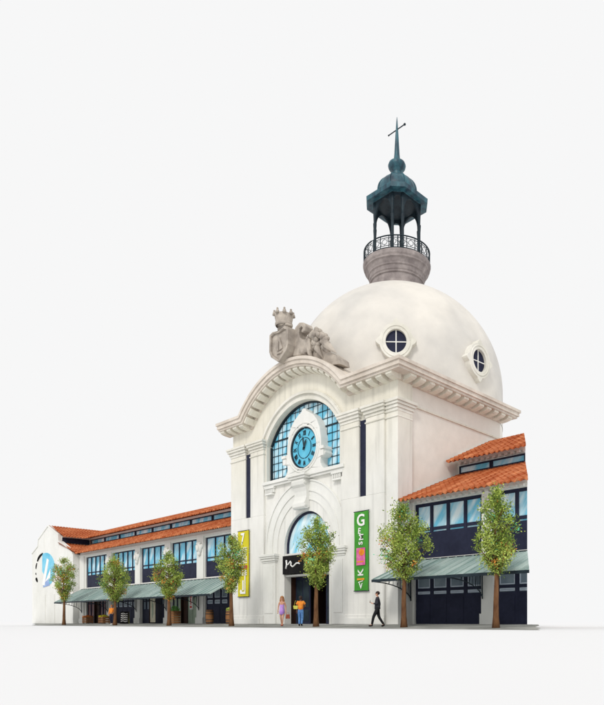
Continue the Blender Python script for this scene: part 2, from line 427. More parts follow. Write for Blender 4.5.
for r, t in ((1.24, .03), (.66, .022)):
    w.tube([(cx + r * math.cos(2 * PI * i / 64), -.055, cz + r * math.sin(2 * PI * i / 64)) for i in range(65)], t, 6)
w.build('dial_ring', 'dark', clock)
for i, s_ in enumerate(['XII', 'I', 'II', 'III', 'IIII', 'V', 'VI', 'VII', 'VIII', 'IX', 'X', 'XI']):
    a = PI / 2 - i * PI / 6
    q = text(s_, .40, lambda u, v, t, a=a: (cx + .94 * math.cos(a) + u, -.065 + t, cz + .94 * math.sin(a) + v), None, None, None, rot=a - PI / 2, squash=(.62, 1.05))
    q.build('numeral', 'dark', clock)
for L_, wd, a in ((.78, .05, math.radians(99)), (.58, .07, math.radians(62))):
    hnd = MB(); A = Vector((math.cos(a), 0, math.sin(a))); B = Vector((-A.z, 0, A.x)); C0 = Vector((cx, -.10, cz))
    hnd.ext([[(-.15, -wd * .6), (L_ * .7, -wd), (L_, 0), (L_ * .7, wd), (-.15, wd * .6)]], lambda u, v, t: C0 + A * u + B * v + Vector((0, t, 0)), -.02, .0 if L_ > .7 else -.045)
    hnd.ball((cx, -.11, cz), .07, 8, 6); hnd.build('clock_hand', 'dark', clock)
# keystone console above the doorway
w = MB(); w.box(-.72, 1.12, -.72, 0, 9.52, 9.66); w.box(-.62, 1.02, -.62, 0, 9.38, 9.52)
prof = [(0, 9.38), (-.5, 9.38), (-.56, 9.2), (-.52, 9.0), (-.38, 8.85), (-.3, 8.6), (-.28, 8.3), (-.34, 8.05), (-.46, 7.85), (-.46, 7.62), (-.36, 7.5), (-.2, 7.5), (0, 7.62)]
w.ext([prof], lambda a, b_, t: (t, a, b_), -.4, .8)
w.tube([(-.46, -.40, 9.15), (.86, -.40, 9.15)], .13, 10); w.tube([(-.44, -.36, 7.7), (.84, -.36, 7.7)], .1, 10)
tp(w, 'keystone', 'white', bevel=.02)
# door archivolts
w = MB()
def dring(r0, r1, y0, zb=4.87, cx_=.25, cz_=5.35):
    P = [(cx_ + r1, zb)] + [(cx_ + r1 * math.cos(PI * i / 40), cz_ + r1 * math.sin(PI * i / 40)) for i in range(41)] + [(cx_ - r1, zb)]
    Q = [(cx_ + r0, zb)] + [(cx_ + r0 * math.cos(PI * i / 40), cz_ + r0 * math.sin(PI * i / 40)) for i in range(41)] + [(cx_ - r0, zb)]
    w.plate([P + Q[::-1]], y0, .01)
dring(3.95, 4.05, -.11); dring(3.42, 3.95, -.05); dring(3.32, 3.42, -.09); dring(2.85, 3.32, -.03); dring(2.78, 2.85, -.06)
tp(w, 'door_archivolt', 'white')
for (a, b_) in ((-3.95, -2.62), (3.12, 4.3)):
    w = MB(); w.box(a, b_, -.2, .01, .2, 4.3); w.box(a + .18, b_ - .18, -.235, -.2, .9, 4.1); tp(w, 'door_pilaster', 'white', bevel=.02)
    w = MB()
    for e, z0, z1 in ((.03, 4.3, 4.42), (.1, 4.42, 4.58), (.17, 4.58, 4.7), (.22, 4.7, 4.87)): w.box(a - e, b_ + e, -.21 - e, .01, z0, z1)
    tp(w, 'impost', 'white', bevel=.02)
# doorway: fanlight, transom, doors
fan = [(DC + DH, 4.8)] + [p for p in door[2:]] + [(DC - DH, 4.8)]
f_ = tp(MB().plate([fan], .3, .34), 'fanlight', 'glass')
w = MB(); ring(w, DC, DZ, DH - .14, DH - .005, 0, .2, .33); w.box(DC - DH, DC - DH + .14, .2, .33, 4.8, DZ); w.box(DC + DH - .14, DC + DH, .2, .33, 4.8, DZ)
w.build('fanlight_frame', 'navy', f_)
w = MB(); w.box(DC - DH, DC + DH, .05, .6, 4.66, 4.8); w.box(DC - DH, DC + DH, .1, .6, 3.3, 3.42); tp(w, 'transom', 'white')
for a, b_ in ((DC - DH, DC - .75), (DC + .85, DC + DH)):
    w = MB(); w.box(a, b_, .95, 1.02, .2, 3.9); d_ = tp(w, 'door', 'navy')
    w = MB()
    for q in range(2):
        x0 = a + .1 + q * (b_ - a - .1) / 2; x1 = x0 + (b_ - a - .3) / 2
        w.box(x0, x1, .93, .95, 1.3, 3.1); w.box(x0, x1, .93, .95, .4, 1.15)
    w.build('door_panel', 'dark', d_)
w = MB(); w.box(DC - DH - .5, DC + DH + .5, 3.4, 3.5, .2, 4.8); w.box(DC - DH - .4, DC - DH, .55, 3.4, .2, 4.8); w.box(DC + DH, DC + DH + .4, .55, 3.4, .2, 4.8); w.box(DC - DH, DC + DH, .6, 3.4, 3.9, 4.6)
tp(w, 'entrance_lobby', 'brown')

# dome on its drum
CX, CY = .27, 8.57
DZc, DR = 16.78, 7.76
w = MB()
prof = [(DR, 14.2)] + [(DR, DZc)] + [(DR * math.cos(t), DZc + DR * math.sin(t)) for t in [PI / 2 * i / 40 for i in range(1, 39)]] + [(.8, DZc + DR * math.sin(PI / 2 * 38 / 40))]
w.lathe(prof, (CX, CY, 0), 128)
dome = tp(w, 'dome', 'dome')
w = MB(); w.lathe([(DR - .02, .2), (DR - .02, 14.2)], (CX, CY, 0), 128)
tp(w, 'rear_drum', 'side', clip=[(Vector((0, 10.1, 0)), Vector((0, -1, 0)))])
# oculi
def oculus(az, dr=8.1, z=17.5):
    A = Vector((math.cos(az), math.sin(az), 0)); T = Vector((-math.sin(az), math.cos(az), 0)); U = Vector((0, 0, 1))
    C0 = Vector((CX, CY, z))
    circ = lambda r, k=1.12: [(r * math.cos(2 * PI * i / 40), r * k * math.sin(2 * PI * i / 40)) for i in range(40)]
    fn = lambda a, b, t: C0 + A * t + T * a + U * b
    m = MB(); out = []
    for i in range(80):
        a = 2 * PI * i / 80; r = 1.03
        for e in (0, PI / 2, PI, 3 * PI / 2):
            dd = abs((a - e + PI) % (2 * PI) - PI)
            r += .24 * max(0, 1 - dd / .2) ** .6 if dd < .2 else 0
        out.append((r * math.cos(a), r * 1.1 * math.sin(a)))
    m.ext([out, circ(.64)], fn, 7.15, dr)
    m.tube([fn(.86 * math.cos(2 * PI * i / 40), .95 * math.sin(2 * PI * i / 40), dr) for i in range(41)], .05, 6)
    o_ = tp(m, 'oculus', 'stone', bevel=.02)
    k = MB(); k.ext([circ(.66)], fn, dr - .24, dr - .20); k.build('pane', 'navy', o_)
    k = MB(); k.ext([[(-.035, -.8), (.035, -.8), (.035, .8), (-.035, .8)]], fn, dr - .20, dr - .16); k.ext([[(-.72, -.03), (.72, -.03), (.72, .03), (-.72, .03)]], fn, dr - .20, dr - .165)
    k.build('muntin', 'white', o_)
for d in (-47, -5, 62, 105, 150, 195, 265): oculus(math.radians(d), z=17.55 if d == -47 else 17.25)

# lantern
L0 = (CX, CY, 0)
w = MB(); w.lathe([(1.9, 24.1), (1.9, 25.20), (1.98, 25.22), (1.98, 25.34), (2.04, 25.40), (2.06, 25.65), (2.14, 25.70), (2.14, 25.80), (2.28, 26.05), (2.38, 26.10), (2.38, 26.20), (2.46, 26.30), (2.5, 26.48), (2.5, 26.56), (0.1, 26.57)], L0, 64, smooth=False)
tp(w, 'lantern_base', 'grey')
r_ = MB()
for z, t in ((26.63, .045), (26.78, .025), (27.32, .025), (27.48, .05)):
    r_.tube([(CX + 2.42 * math.cos(2 * PI * i / 64), CY + 2.42 * math.sin(2 * PI * i / 64), z) for i in range(65)], t, 6)
for i in range(24):
    a = 2 * PI * i / 24; P = lambda u, z, a=a: (CX + 2.42 * math.cos(a + u), CY + 2.42 * math.sin(a + u), z)
    r_.tube([P(0, 26.55), P(0, 27.48)], .028 if i % 3 else .045, 5)
    cc = [P(.13 + .075 * math.cos(2 * PI * j / 14), 27.05 + .18 * math.sin(2 * PI * j / 14)) for j in range(15)]
    r_.tube(cc, .02, 4)
    r_.tube([P(0, 26.80), P(.05, 26.95), P(.0, 27.05)], .016, 4); r_.tube([P(.26, 27.30), P(.21, 27.15), P(.26, 27.05)], .016, 4)
    r_.tube([P(.0, 27.05), P(.055, 27.05)], .016, 4); r_.tube([P(.205, 27.05), P(.26, 27.05)], .016, 4)
    r_.tube([P(.13, 26.78), P(.13, 26.87)], .02, 4); r_.tube([P(.13, 27.23), P(.13, 27.32)], .02, 4)
tp(r_, 'railing', 'dark')
cols = []
for k_ in range(4):
    a = PI / 4 + k_ * PI / 2
    for s_ in (-1, 1):
        A = Vector((math.cos(a), math.sin(a), 0)); T = Vector((-math.sin(a), math.cos(a), 0))
        P = Vector((CX, CY, 0)) + A * 1.62 + T * .36 * s_
        cols.append(P)
        m = MB(); m.lathe([(.0, 26.57), (.12, 26.57), (.12, 26.90), (.10, 26.95), (.10, 28.9), (.13, 29.4), (.13, 29.48), (.09, 29.52), (.10, 29.9), (.12, 30.4), (.14, 30.95), (0, 30.95)], (P.x, P.y, 0), 10)
        tp(m, 'column', 'dark')
# arched panels between the columns
ar = MB()
for i in range(8):
    # columns ordered around the ring
    P, Q = cols[i], cols[(i + 1) % 8]
    D = (Q - P); Lg = D.length; D.normalize(); Nn = Vector((D.y, -D.x, 0))
    rr = Lg / 2 - .07; zs = 30.9 - 1.3 if Lg > 1 else 30.8 - rr * 1.6
    kz = (1.3 if Lg > 1 else rr * 1.6) / rr
    pts = [(0, 31.0), (0, zs - .15), (.07, zs)] + [(Lg / 2 - rr * math.cos(PI * j / 16), zs + rr * kz * math.sin(PI * j / 16)) for j in range(17)][1:] + [(Lg, zs - .15), (Lg, 31.0)]
    ar.ext([pts[::-1]], lambda a, b, t: P + D * a + Nn * t + Vector((0, 0, b)), -.06, .06)
tp(ar, 'arcade', 'dark')
# octagonal eaves with the narrow faces on the diagonals
def oct_ring(diag, lat):
    pts = []
    for k_ in range(4):
        a = PI / 4 + k_ * PI / 2; A = Vector((math.cos(a), math.sin(a), 0)); T = Vector((-math.sin(a), math.cos(a), 0))
        for s_ in (-1, 1): pts.append(A * diag + T * lat * s_)
    return pts
def oct_stack(prof):
    m = MB(); vs = []; n_ = 8
    for (dg, lt, z) in prof: vs += [(CX + q.x, CY + q.y, z) for q in oct_ring(dg, lt)]
    fs = [tuple(range(7, -1, -1))]
    for j in range(len(prof) - 1):
        for i in range(8): l = (i + 1) % 8; fs.append((j * 8 + i, j * 8 + l, (j + 1) * 8 + l, (j + 1) * 8 + i))
    fs.append(tuple((len(prof) - 1) * 8 + i for i in range(8)))
    return m.add(vs, fs)
m = oct_stack([(1.75, .42, 30.98), (1.78, .42, 31.0), (2.1, .5, 31.02), (2.22, .52, 31.04), (2.24, .52, 31.36), (2.16, .5, 31.4), (1.9, .44, 31.55), (1.5, .4, 31.72)])
roof = tp(m, 'lantern_roof', 'copper')
m = oct_stack([(1.70, .41, 30.95), (1.72, .41, 30.975)]); m.build('ceiling', 'dark', roof)
m = MB(); pr = [(1.5, 31.6), (1.52, 31.75)] + [(1.5 * math.cos(t) ** .9 if t < 1.5 else .1, 31.8 + 1.35 * math.sin(t)) for t in [PI / 2 * i / 12 for i in range(11)]] + [(.32, 33.2), (.3, 33.4)]
m.lathe(pr, L0, 8 * 4)
for i in range(8):
    a = PI / 8 + i * PI / 4
    m.tube([(CX + (r + .02) * math.cos(a), CY + (r + .02) * math.sin(a), z) for r, z in pr[1:-2]], .05, 5)
m.build('cupola', 'copper', roof)
m = MB(); m.lathe([(.3, 33.2), (.38, 33.45), (.3, 33.55), (.5, 33.7), (.62, 33.86), (.66, 34.02), (.6, 34.2), (.42, 34.3), (.3, 34.38), (.0, 34.4)], L0, 24)
tp(m, 'finial', 'copper')
m = MB(); m.lathe([(.34, 34.36), (.24, 34.5), (.2, 34.9), (.12, 36.3), (.05, 37.3), (.015, 37.65), (0, 37.65)], L0, 12)
sp = tp(m, 'spire', 'copper')
m = MB(); m.tube([(CX - .85, CY, 36.72), (CX + .78, CY, 36.72)], .04, 6); m.ball((CX + .78, CY, 36.72), .09, 8, 6); m.ball((CX - .85, CY, 36.72), .06, 8, 6)
m.build('cross_bar', 'dark', sp)

# ------------------------------------------------------------------ sculpture on the gable
arms = thing('coat_of_arms', 'weathered stone shield with crown and spilling horn of plenty on top of the arched gable', 'sculpture', (-.5, -.7, 17.0))
SX, SY = -.5, -.7
def sp_(mb, name, m='sculpt', parent=None, **k):
    mb.v = [(v[0] - SX, v[1] - SY, v[2] - 17.0) for v in mb.v] if parent is None else mb.v
    return mb.build(name, m, parent or arms, **k)
shield = [(-.95, 18.75), (-.98, 17.5), (-.72, 17.12), (-.3, 16.86), (0, 16.78), (.3, 16.86), (.72, 17.12), (.98, 17.5), (.95, 18.75), (.6, 18.9), (-.6, 18.9)]
sh = lambda k, dz=0: [(-.62 + a * k, 17.85 + (b - 17.85) * k + dz) for a, b in shield]
shield = [(-.95, 18.7), (-.98, 17.62), (-.8, 17.25), (-.42, 17.0), (0, 16.72), (.42, 17.0), (.8, 17.25), (.98, 17.62), (.95, 18.7), (.62, 18.82), (0, 18.72), (-.62, 18.82)]
m = MB(); m.plate([sh(1), sh(.84)], -1.38, -.6); m.plate([sh(.85)], -1.26, -.6)
# small ship relief
m.plate([[(-.95, 17.4), (-.3, 17.4), (-.38, 17.28), (-.86, 17.28)]], -1.34, -1.25); m.plate([[(-.62, 17.48), (-.3, 17.55), (-.6, 18.35)]], -1.34, -1.25); m.plate([[(-.7, 17.48), (-.85, 17.5), (-.68, 18.1)]], -1.34, -1.25)
sp_(m, 'shield', bevel=.03)
m = MB(); m.tube([(-1.1, -.95, 18.85), (-.9, -1.1, 19.05), (-.55, -1.15, 18.95), (-.2, -1.05, 19.1), (.1, -.85, 18.95)], [.10, .13, .11, .13, .09], 8)
m.ball((-.62, -.95, 19.0), (.5, .3, .16))
sp_(m, 'scrollwork')
m = MB(); m.lathe([(.50, 19.1), (.55, 19.16), (.55, 19.28), (.50, 19.32), (.60, 19.8), (.57, 19.82), (.45, 19.34), (.4, 19.12)], (-.62, -.95, 0), 24)
for i in range(8):
    a = i * PI / 4 + .2; q = (-.62 + .59 * math.cos(a), -.95 + .59 * math.sin(a))
    m.tube([(q[0], q[1], 19.76), (q[0], q[1], 19.92), (q[0], q[1], 20.0)], [.13, .10, .05], 8); m.ball((q[0], q[1], 20.03), .07, 8, 6)
sp_(m, 'crown')
m = MB()
hornp = [(.1, 17.1), (-.02, 17.9), (.08, 18.45), (.35, 18.85), (.75, 19.02), (1.15, 18.9), (1.34, 18.6), (1.24, 18.34), (1.02, 18.28), (.9, 18.42), (1.06, 18.58), (.94, 18.72), (.74, 18.62), (.68, 18.34), (.8, 18.04), (1.1, 17.84), (1.75, 17.75), (1.8, 17.0), (1.0, 16.95), (.5, 17.0)]
m.plate([hornp], -.8, -.1)
sp_(m, 'horn_of_plenty', bevel=.12)
m = MB()
for i in range(80):
    u = random.random(); x = 1.45 + 1.7 * u; top = 18.55 - abs(u - .3) * 1.3; z = random.uniform(17.25 - u * .55, top - .15); yy = -.45 - random.uniform(0, .45) * (1 - abs(z - 17.8))
    m.ball((x, yy, z), random.uniform(.15, .19), 10, 7)
sp_(m, 'grapes')
m = MB()
for (x0, z0, x1, z1, wd) in ((.7, 17.3, 1.35, 16.75, .3), (1.5, 17.3, 1.75, 16.35, .22), (2.2, 17.1, 2.7, 16.3, .22), (2.8, 17.15, 3.9, 16.3, .30)):
    P0 = Vector((x0, -.62, z0 + .1)); P1 = Vector((x1, -.5, z1)); m.tube([P0, P0.lerp(P1, .3) + Vector((0, -.12, .06)), P0.lerp(P1, .6) + Vector((0, -.14, .08)), P1], [.08, wd * .8, wd * .7, .02], 8)
m.plate([[(.2, 16.6), (.2, 17.35), (1.5, 17.3), (2.6, 16.95), (3.5, 16.45), (4.1, 15.95), (4.2, 15.6), (2.5, 15.9)]], -.5, .3)
sp_(m, 'leaves', bevel=.05)

# ------------------------------------------------------------------ banners and sign
def banner(name, x0, x1, z0, z1, m, label):
    t = thing(name, label, 'banner', ((x0 + x1) / 2, -.3, z0))
    t['group'] = 'tall banners on the tower front'
    hw = (x1 - x0) / 2; hh = z1 - z0
    b = MB(); n = 14; vs = []; fs = []
    for j in range(n + 1):
        for i in range(5):
            vs.append((-hw + 2 * hw * i / 4, .012 * math.sin(j * .9 + i), hh * j / n))
    for j in range(n):
        for i in range(4): fs.append((j * 5 + i, j * 5 + i + 1, (j + 1) * 5 + i + 1, (j + 1) * 5 + i))
    vs2 = [(a, b_ + .03, c_) for a, b_, c_ in vs]; N_ = len(vs)
    b.add(vs + vs2, fs + [tuple(q + N_ for q in reversed(f)) for f in fs])
    b.build('cloth', m, t)
    for z in (0, hh):
        r = MB(); r.tube([(-hw - .05, .02, z), (hw + .05, .02, z)], .03, 8)
        for sx in (-1, 1): r.tube([(sx * hw * .8, .02, z), (sx * hw * .8, .12, z)], .02, 6)
        r.build('rail', 'dark', t)
    return t, hw, hh
t, hw, hh = banner('banner', 5.23, 6.4, 2.12, 6.72, 'green', 'tall green banner with white letters and a pink and yellow square, right of the doorway')
F = lambda ox, oz: (lambda a, b, w_: (a + ox, -.03 - w_, b + oz))
text('G', .95, F(0, hh - .55), 'lettering', 'ink', t)
text('E', .48, F(-.12, hh - 1.15), 'lettering', 'ink', t, rot=-.1); text('M', .5, F(.05, hh - 1.5), 'lettering', 'ink', t, rot=PI / 2); text('S', .45, F(0, hh - 1.85), 'lettering', 'ink', t, rot=PI / 2)
b = MB(); b.box(-.36, .36, -.045, -.03, hh - 3.12, hh - 2.12); b.build('printed_square', 'pink', t)
b = MB(); b.ball((.08, -.05, hh - 2.38), (.24, .012, .2), 14, 8); b.build('printed_sun', 'orange', t); b = MB(); b.box(-.3, .25, -.055, -.045, hh - 2.95, hh - 2.88); b.build('printed_line', 'orange', t)
text('K', .62, F(0, hh - 3.55), 'lettering', 'ink', t, rot=PI / 2)
b = MB(); b.box(-.3, .3, -.045, -.03, hh - 3.98, hh - 3.87); b.build('printed_bar', 'orange', t)
b = MB(); b.ext([[(-.2, hh - 4.12), (.2, hh - 4.02), (.2, hh - 3.96 - .02), (-.2, hh - 4.06)]], lambda a, c_, w_: (a, w_, c_ - .02), -.045, -.03); b.build('printed_dash', 'ink', t)
text('V', .45, F(0, hh - 4.33), 'lettering', 'ink', t)
t, hw, hh = banner('banner', -6.82, -5.5, 2.1, 6.72, 'yellow', 'tall yellow banner with white and red print, left of the doorway by a tree')
text('7', 1.15, F(-.05, hh - .62), 'lettering', 'ink', t, squash=(.8, 1))
b = MB()
random.seed(3)
for k_ in range(9):
    z = hh - 1.25 - k_ * .13; x = -.5
    while x < .45: wd = random.uniform(.06, .2); b.box(x, min(x + wd, .5), -.045, -.03, z, z + .07); x += wd + .06
for k_ in range(3):
    z = hh - 2.85 - k_ * .14
    for x in (-.45, -.1, .25): b.box(x, x + .22, -.045, -.03, z, z + .08)
b.box(.22, .32, -.045, -.03, .35, 1.75); b.box(-.3, .32, -.045, -.03, .2, .35); b.ball((-.25, -.035, .36), (.14, .01, .14), 12, 6)
b.box(-.05, .1, -.045, -.03, .45, 1.15)
b.build('print_lines', 'ink', t)
b = MB()
for x in (-.5, -.22, .06, .3): b.box(x, x + .2, -.05, -.03, hh - 2.66, hh - 2.44)
b.build('red_print', 'red', t)

sg = thing('shop_sign', 'black sign board with white script mark over the main doorway', 'sign', (DC, -.12, 3.45))
b = MB(); b.box(-2.27, 2.25, 0, .14, 0, 1.2); b.build('board', 'black', sg)
b = MB()
def stroke(pts, r=.045): b.tube([(x_, -.02, z_) for x_, z_ in pts], r, 6)
u0 = -1.95
stroke([(u0 + .12, .87), (u0 + .14, .6), (u0 + .06, .36)], .06); stroke([(u0 + .14, .6), (u0 + .32, .64), (u0 + .55, .82), (u0 + .62, .72), (u0 + .58, .56), (u0 + .75, .46), (u0 + .9, .5), (u0 + 1.15, .66), (u0 + 1.4, .66), (u0 + 1.5, .6)], .05)
b.ball((u0 + .12, -.02, .86), .07, 8, 6)
b.build('script_mark', 'ink', sg)

# ------------------------------------------------------------------ wings
def tiles(x0, x1, ya, za, yb, zb, period=.30, amp=.05, axis='x'):
    """pantiled slope: corrugated across, stepped in courses up the slope; a=eave, b=top. axis: direction of the eave line"""
    m = MB(); n = max(2, int(abs(x1 - x0) / period)); sub = 4; nx = n * sub
    Lg = math.hypot(yb - ya, zb - za); nc = max(2, int(Lg / .42))
    sl = Vector((yb - ya, zb - za)) / Lg; nv = Vector((-sl.y, sl.x));
    if nv.y < 0: nv = -nv
    rows = []
    for c_ in range(nc):
        rows.append((c_ / nc, .045)); rows.append(((c_ + 1) / nc - .001, .0))
    vs = []
    for i in range(nx + 1):
        x = x0 + (x1 - x0) * i / nx; ph = (i % sub) / sub
        hgt = amp * math.cos(2 * PI * ph); jit = random.Random(i // sub * 7 + 1).uniform(-.035, .035)
        for (t, st) in rows:
            y = ya + (yb - ya) * t; z = za + (zb - za) * t
            y += nv.x * (hgt + st); z += nv.y * (hgt + st)
            if t == 0: y -= jit * (1 if yb > ya else -1)
            vs.append((x, y, z) if axis == 'x' else (y, x, z))
    k = len(rows); fs = []
    for i in range(nx):
        for j in range(k - 1): fs.append((i * k + j, (i + 1) * k + j, (i + 1) * k + j + 1, i * k + j + 1))
    N_ = len(vs)
    th = .09
    vs += [(v[0], v[1], v[2] - th) for v in vs[:N_]]
    # underside flat-ish + eave faces
    bot = [(i * k + N_, (i + 1) * k + N_, (i + 1) * k + k - 1 + N_, i * k + k - 1 + N_) for i in range(nx)]
    fr = [(i * k, (i + 1) * k, (i + 1) * k + N_, i * k + N_) for i in range(nx)]
    m.add(vs, fs, False); m.add([], [])
    o = 0
    for f in bot + fr: m.f.append(f); m.m.append(0); m.sm.append(False)
    return m

def window(par, x0, x1, z0, z1, y, n, zt=None, glass='glassw', name='window', clip=None, fr=.09, label=None):
    f = MB(); f.box(x0, x1, y - .02, y + .1, z1 - fr, z1); f.box(x0, x1, y - .02, y + .1, z0, z0 + fr)
    f.box(x0, x0 + fr, y - .02, y + .1, z0 + fr, z1 - fr); f.box(x1 - fr, x1, y - .02, y + .1, z0 + fr, z1 - fr)
    W = (x1 - x0)
    for i in range(1, n):
        x = x0 + W * i / n; f.box(x - fr * .55, x + fr * .55, y - .03, y + .1, z0 + fr, z1 - fr)
    if zt: f.box(x0 + fr, x1 - fr, y - .01, y + .09, zt - fr * .5, zt + fr * .5)
    o = f.build(name, 'navy', par, clip=clip)
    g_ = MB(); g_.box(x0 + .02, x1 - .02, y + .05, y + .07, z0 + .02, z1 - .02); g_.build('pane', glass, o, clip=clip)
    return o
def lights(par, x0, x1, z0, z1, zt, y, n, clip=None, glass='glassd'):
    """navy shopfront: thick frame with pale-edged lights, solid panel below"""
    f = MB(); W = (x1 - x0) / n
    f.box(x0, x1, y, y + .1, z1, 3.6); f.box(x0, x1, y, y + .1, .2, z0)
    for i in range(n + 1): f.box(max(x0, x0 + W * i - .11), min(x1, x0 + W * i + .11), y - .01, y + .1, z0, z1)
    f.box(x0, x1, y - .005, y + .09, zt - .07, zt + .07)
    for i in range(n): f.box(x0 + W * i + .12, x0 + W * (i + 1) - .12, y - .02, y, .35, z0 - .18)
    o = f.build('shopfront', 'navy', par, clip=clip)
    sa = MB()
    for i in range(n):
        u0, u1 = x0 + W * i + .14, x0 + W * (i + 1) - .14
        for (c0, c1) in ((z0 + .04, zt - .1), (zt + .1, z1 - .04)):
            sa.plate([[(u0, c0), (u1, c0), (u1, c1), (u0, c1)], [(u0 + .05, c0 + .05), (u1 - .05, c0 + .05), (u1 - .05, c1 - .05), (u0 + .05, c1 - .05)]], y + .02, y + .05)
    sa.build('sash', 'sash', o, clip=clip)
    g_ = MB()
    for i in range(n): g_.box(x0 + W * i + .1, x0 + W * (i + 1) - .1, y + .05, y + .07, z0, z1)
    g_.build('pane', glass, o, clip=clip)
    return o

def awning(par, x0, x1, yb, zb, yf, zf, posts, clip=None):
    m = MB(); n = 2
    m.ext([[(yb, zb), (yf, zf), (yf, zf + .05), (yb, zb + .05)]], lambda a, b, t: (t, a, b), x0, x1)
    x = x0 + .03
    while x <= x1:
        m.ext([[(yb, zb + .05), (yf, zf + .05), (yf, zf + .10), (yb, zb + .10)]], lambda a, b, t: (t, a, b), x - .025, x + .025); x += .55
    a = m.build('awning', 'awning', par, clip=clip)
    f = MB(); f.box(x0, x1, yf - .06, yf + .0, zf - .08, zf + .06); f.box(x0, x1, yb - .06, yb, zb - .06, zb + .09); f.build('edge_beam', 'dark', a, clip=clip)
    for px in posts:
        b = MB()
        c0 = Vector((px, yf + .1, zf - .02)); 
        arc = []
        for i in range(13):
            t = i / 12; arc.append((px, yf + .1 + (yb - yf - .15) * math.sin(t * PI / 2), zf - .05 - .95 * (1 - math.cos(t * PI / 2))))
        b.tube(arc, .03, 6)
        b.tube([(px, yf + .1, zf), (px, yb - .03, zb - .05)], .03, 6); b.tube([(px, yb - .05, zb - .05), (px, yb - .05, zf - 1.0)], .03, 6)
        for i in range(3, 12):
            t = i / 12; y = arc[i][1]; zt = zf + (zb - zf) * (y - yf) / (yb - yf)
            b.tube([arc[i], (px, y, zt - .03)], .016, 5)
            if i % 2: b.tube([arc[i], (px, arc[min(12, i + 1)][1], zf + (zb - zf) * (arc[min(12, i + 1)][1] - yf) / (yb - yf) - .03)], .014, 5)
        b.build('awning_bracket', 'dark', par, clip=clip)
    return a

# ---- left wing
lw = thing('market_wing', 'long two storey white wing left of the tower with orange tiled roofs', 'building', (-22, 1, .2)); lw['group'] = 'low wings beside the tower'
class Sub: pass
def wingpart(root):
    e = Vector(root.location)
    return e
_build = MB.build
def build_local(s, name, mats, parent=None, **k):
    """children of a wing are drawn in world coordinates; shift them to the wing's own base"""
    o = _build(s, name, mats, parent, **k)
    if parent is not None and parent.get('category') == 'building': o.location = -Vector(parent.location)
    return o
MB.build = build_local

bays = [(-36.75, -31.6), (-30.45, -25.45), (-24.45, -19.9), (-18.85, -14.65), (-13.5, -8.3)]
ZT, ZG, ZP = 7.02, 5.06, 3.87
w = MB()
holes = [[(a, ZP), (b, ZP), (b, ZT), (a, ZT)] for a, b in bays] + [[(a, .21), (b, .21), (b, 3.55), (a, 3.55)] for a, b in bays]
w.plate([[(-38.3, .2), (-7.85, .2), (-7.85, 7.55), (-38.3, 7.55)]] + holes, 1.0, 1.35)
w.box(-38.3, -7.85, .85, 1.0, 3.6, 3.74)
w.box(-38.3, -7.9, .9, 1.0, 7.12, 7.3)
w.box(-50.4, -8, 8.6, 8.9, .2, 9)
w.box(-41.9, -7.9, 3.5, 3.8, 7, 9.72)
w.box(-42.3, -42.1, .6, 3.5, 7, 9.72)
w.build('wall', 'white', lw)
for i in range(6):                                   # pillars between bays
    xs = [-37.6, -31.02, -24.95, -19.37, -14.08][i] if i < 5 else None
    if xs is None: break
    hw_ = .5 if i else .55
    m = MB(); m.box(xs - hw_, xs + hw_, .88, 1.0, .2, 3.6); m.box(xs - hw_, xs + hw_, .9, 1.0, 3.74, 7.12)
    m.box(xs - hw_ - .06, xs + hw_ + .06, .8, 1.0, .2, .7)
    q = m.build('pillar', 'white', lw)
    if i:
        m = MB(); m.ball((xs, .85, 6.2), (.38, .2, .42), 14, 10); m.ball((xs - .36, .86, 6.35), (.16, .12, .2)); m.ball((xs + .36, .86, 6.35), (.16, .12, .2)); m.ball((xs, .82, 5.8), (.2, .12, .22)); m.box(xs - .3, xs + .3, .74, .9, 6.56, 6.66); m.ball((xs, .66, 6.2), (.2, .07, .24), 12, 8)
        o = m.build('stone_boss', 'white', q)
        o.location = (0, 0, 0)
for a, b in bays:
    window(lw, a, b, ZG, ZT, 1.14, 4 if b > -25 else 5, 5.42)
    m = MB(); m.box(a, b, 1.12, 1.2, ZP, ZG); m.box(a + .2, b - .2, 1.10, 1.12, ZP + .15, ZG - .2); m.build('panel', 'navy', lw)
# ground floor fillings
a, b = bays[4]; lights(lw, a, b, 1.75, 3.2, 2.15, 1.14, 5)
a, b = bays[1]; lights(lw, a, b, 1.75, 3.25, 2.3, 1.14, 5)
a, b = bays[0]
window(lw, a, -35.0, .9, 3.3, 1.16, 2, 2.2, 'glassr'); window(lw, -33.7, b, .9, 3.3, 1.16, 3, 2.2, 'glassr')
m = MB(); m.box(a, -35.0, 1.14, 1.2, .2, .9); m.box(-33.7, b, 1.14, 1.2, .2, .9); m.box(a, b, 1.14, 1.2, 3.3, 3.55); m.build('panel', 'navy', lw)
def wooddoor(par, a, b):
    m = MB(); m.box(a, b, 1.3, 1.36, .2, 3.3); m.box(a, a + .08, 1.1, 1.3, .2, 3.3); m.box(b - .08, b, 1.1, 1.3, .2, 3.3)
    m.box(a + .2, b - .2, 1.27, 1.3, .4, 1.4); m.box(a + .2, b - .2, 1.27, 1.3, 1.6, 3.0)
    d = m.build('door', 'brown', par)
    m = MB(); m.ball((b - .22, 1.22, 1.25), .05, 8, 6); m.build('handle', 'grey', d)
wooddoor(lw, -35.0, -33.7)
a, b = bays[2]
window(lw, a, -23.1, 1.4, 3.3, 1.16, 2, 2.2, 'glassd'); window(lw, -20.95, b, 1.8, 3.3, 1.16, 2, 2.3, 'glassd')
m = MB(); m.box(a, -23.1, 1.14, 1.2, .2, 1.4); m.box(-21.98, -20.95, 1.14, 1.2, .2, 3.3); m.box(-20.95, b, 1.14, 1.2, .2, 1.8); m.box(a, b, 1.14, 1.2, 3.3, 3.55); m.build('panel', 'navy', lw)
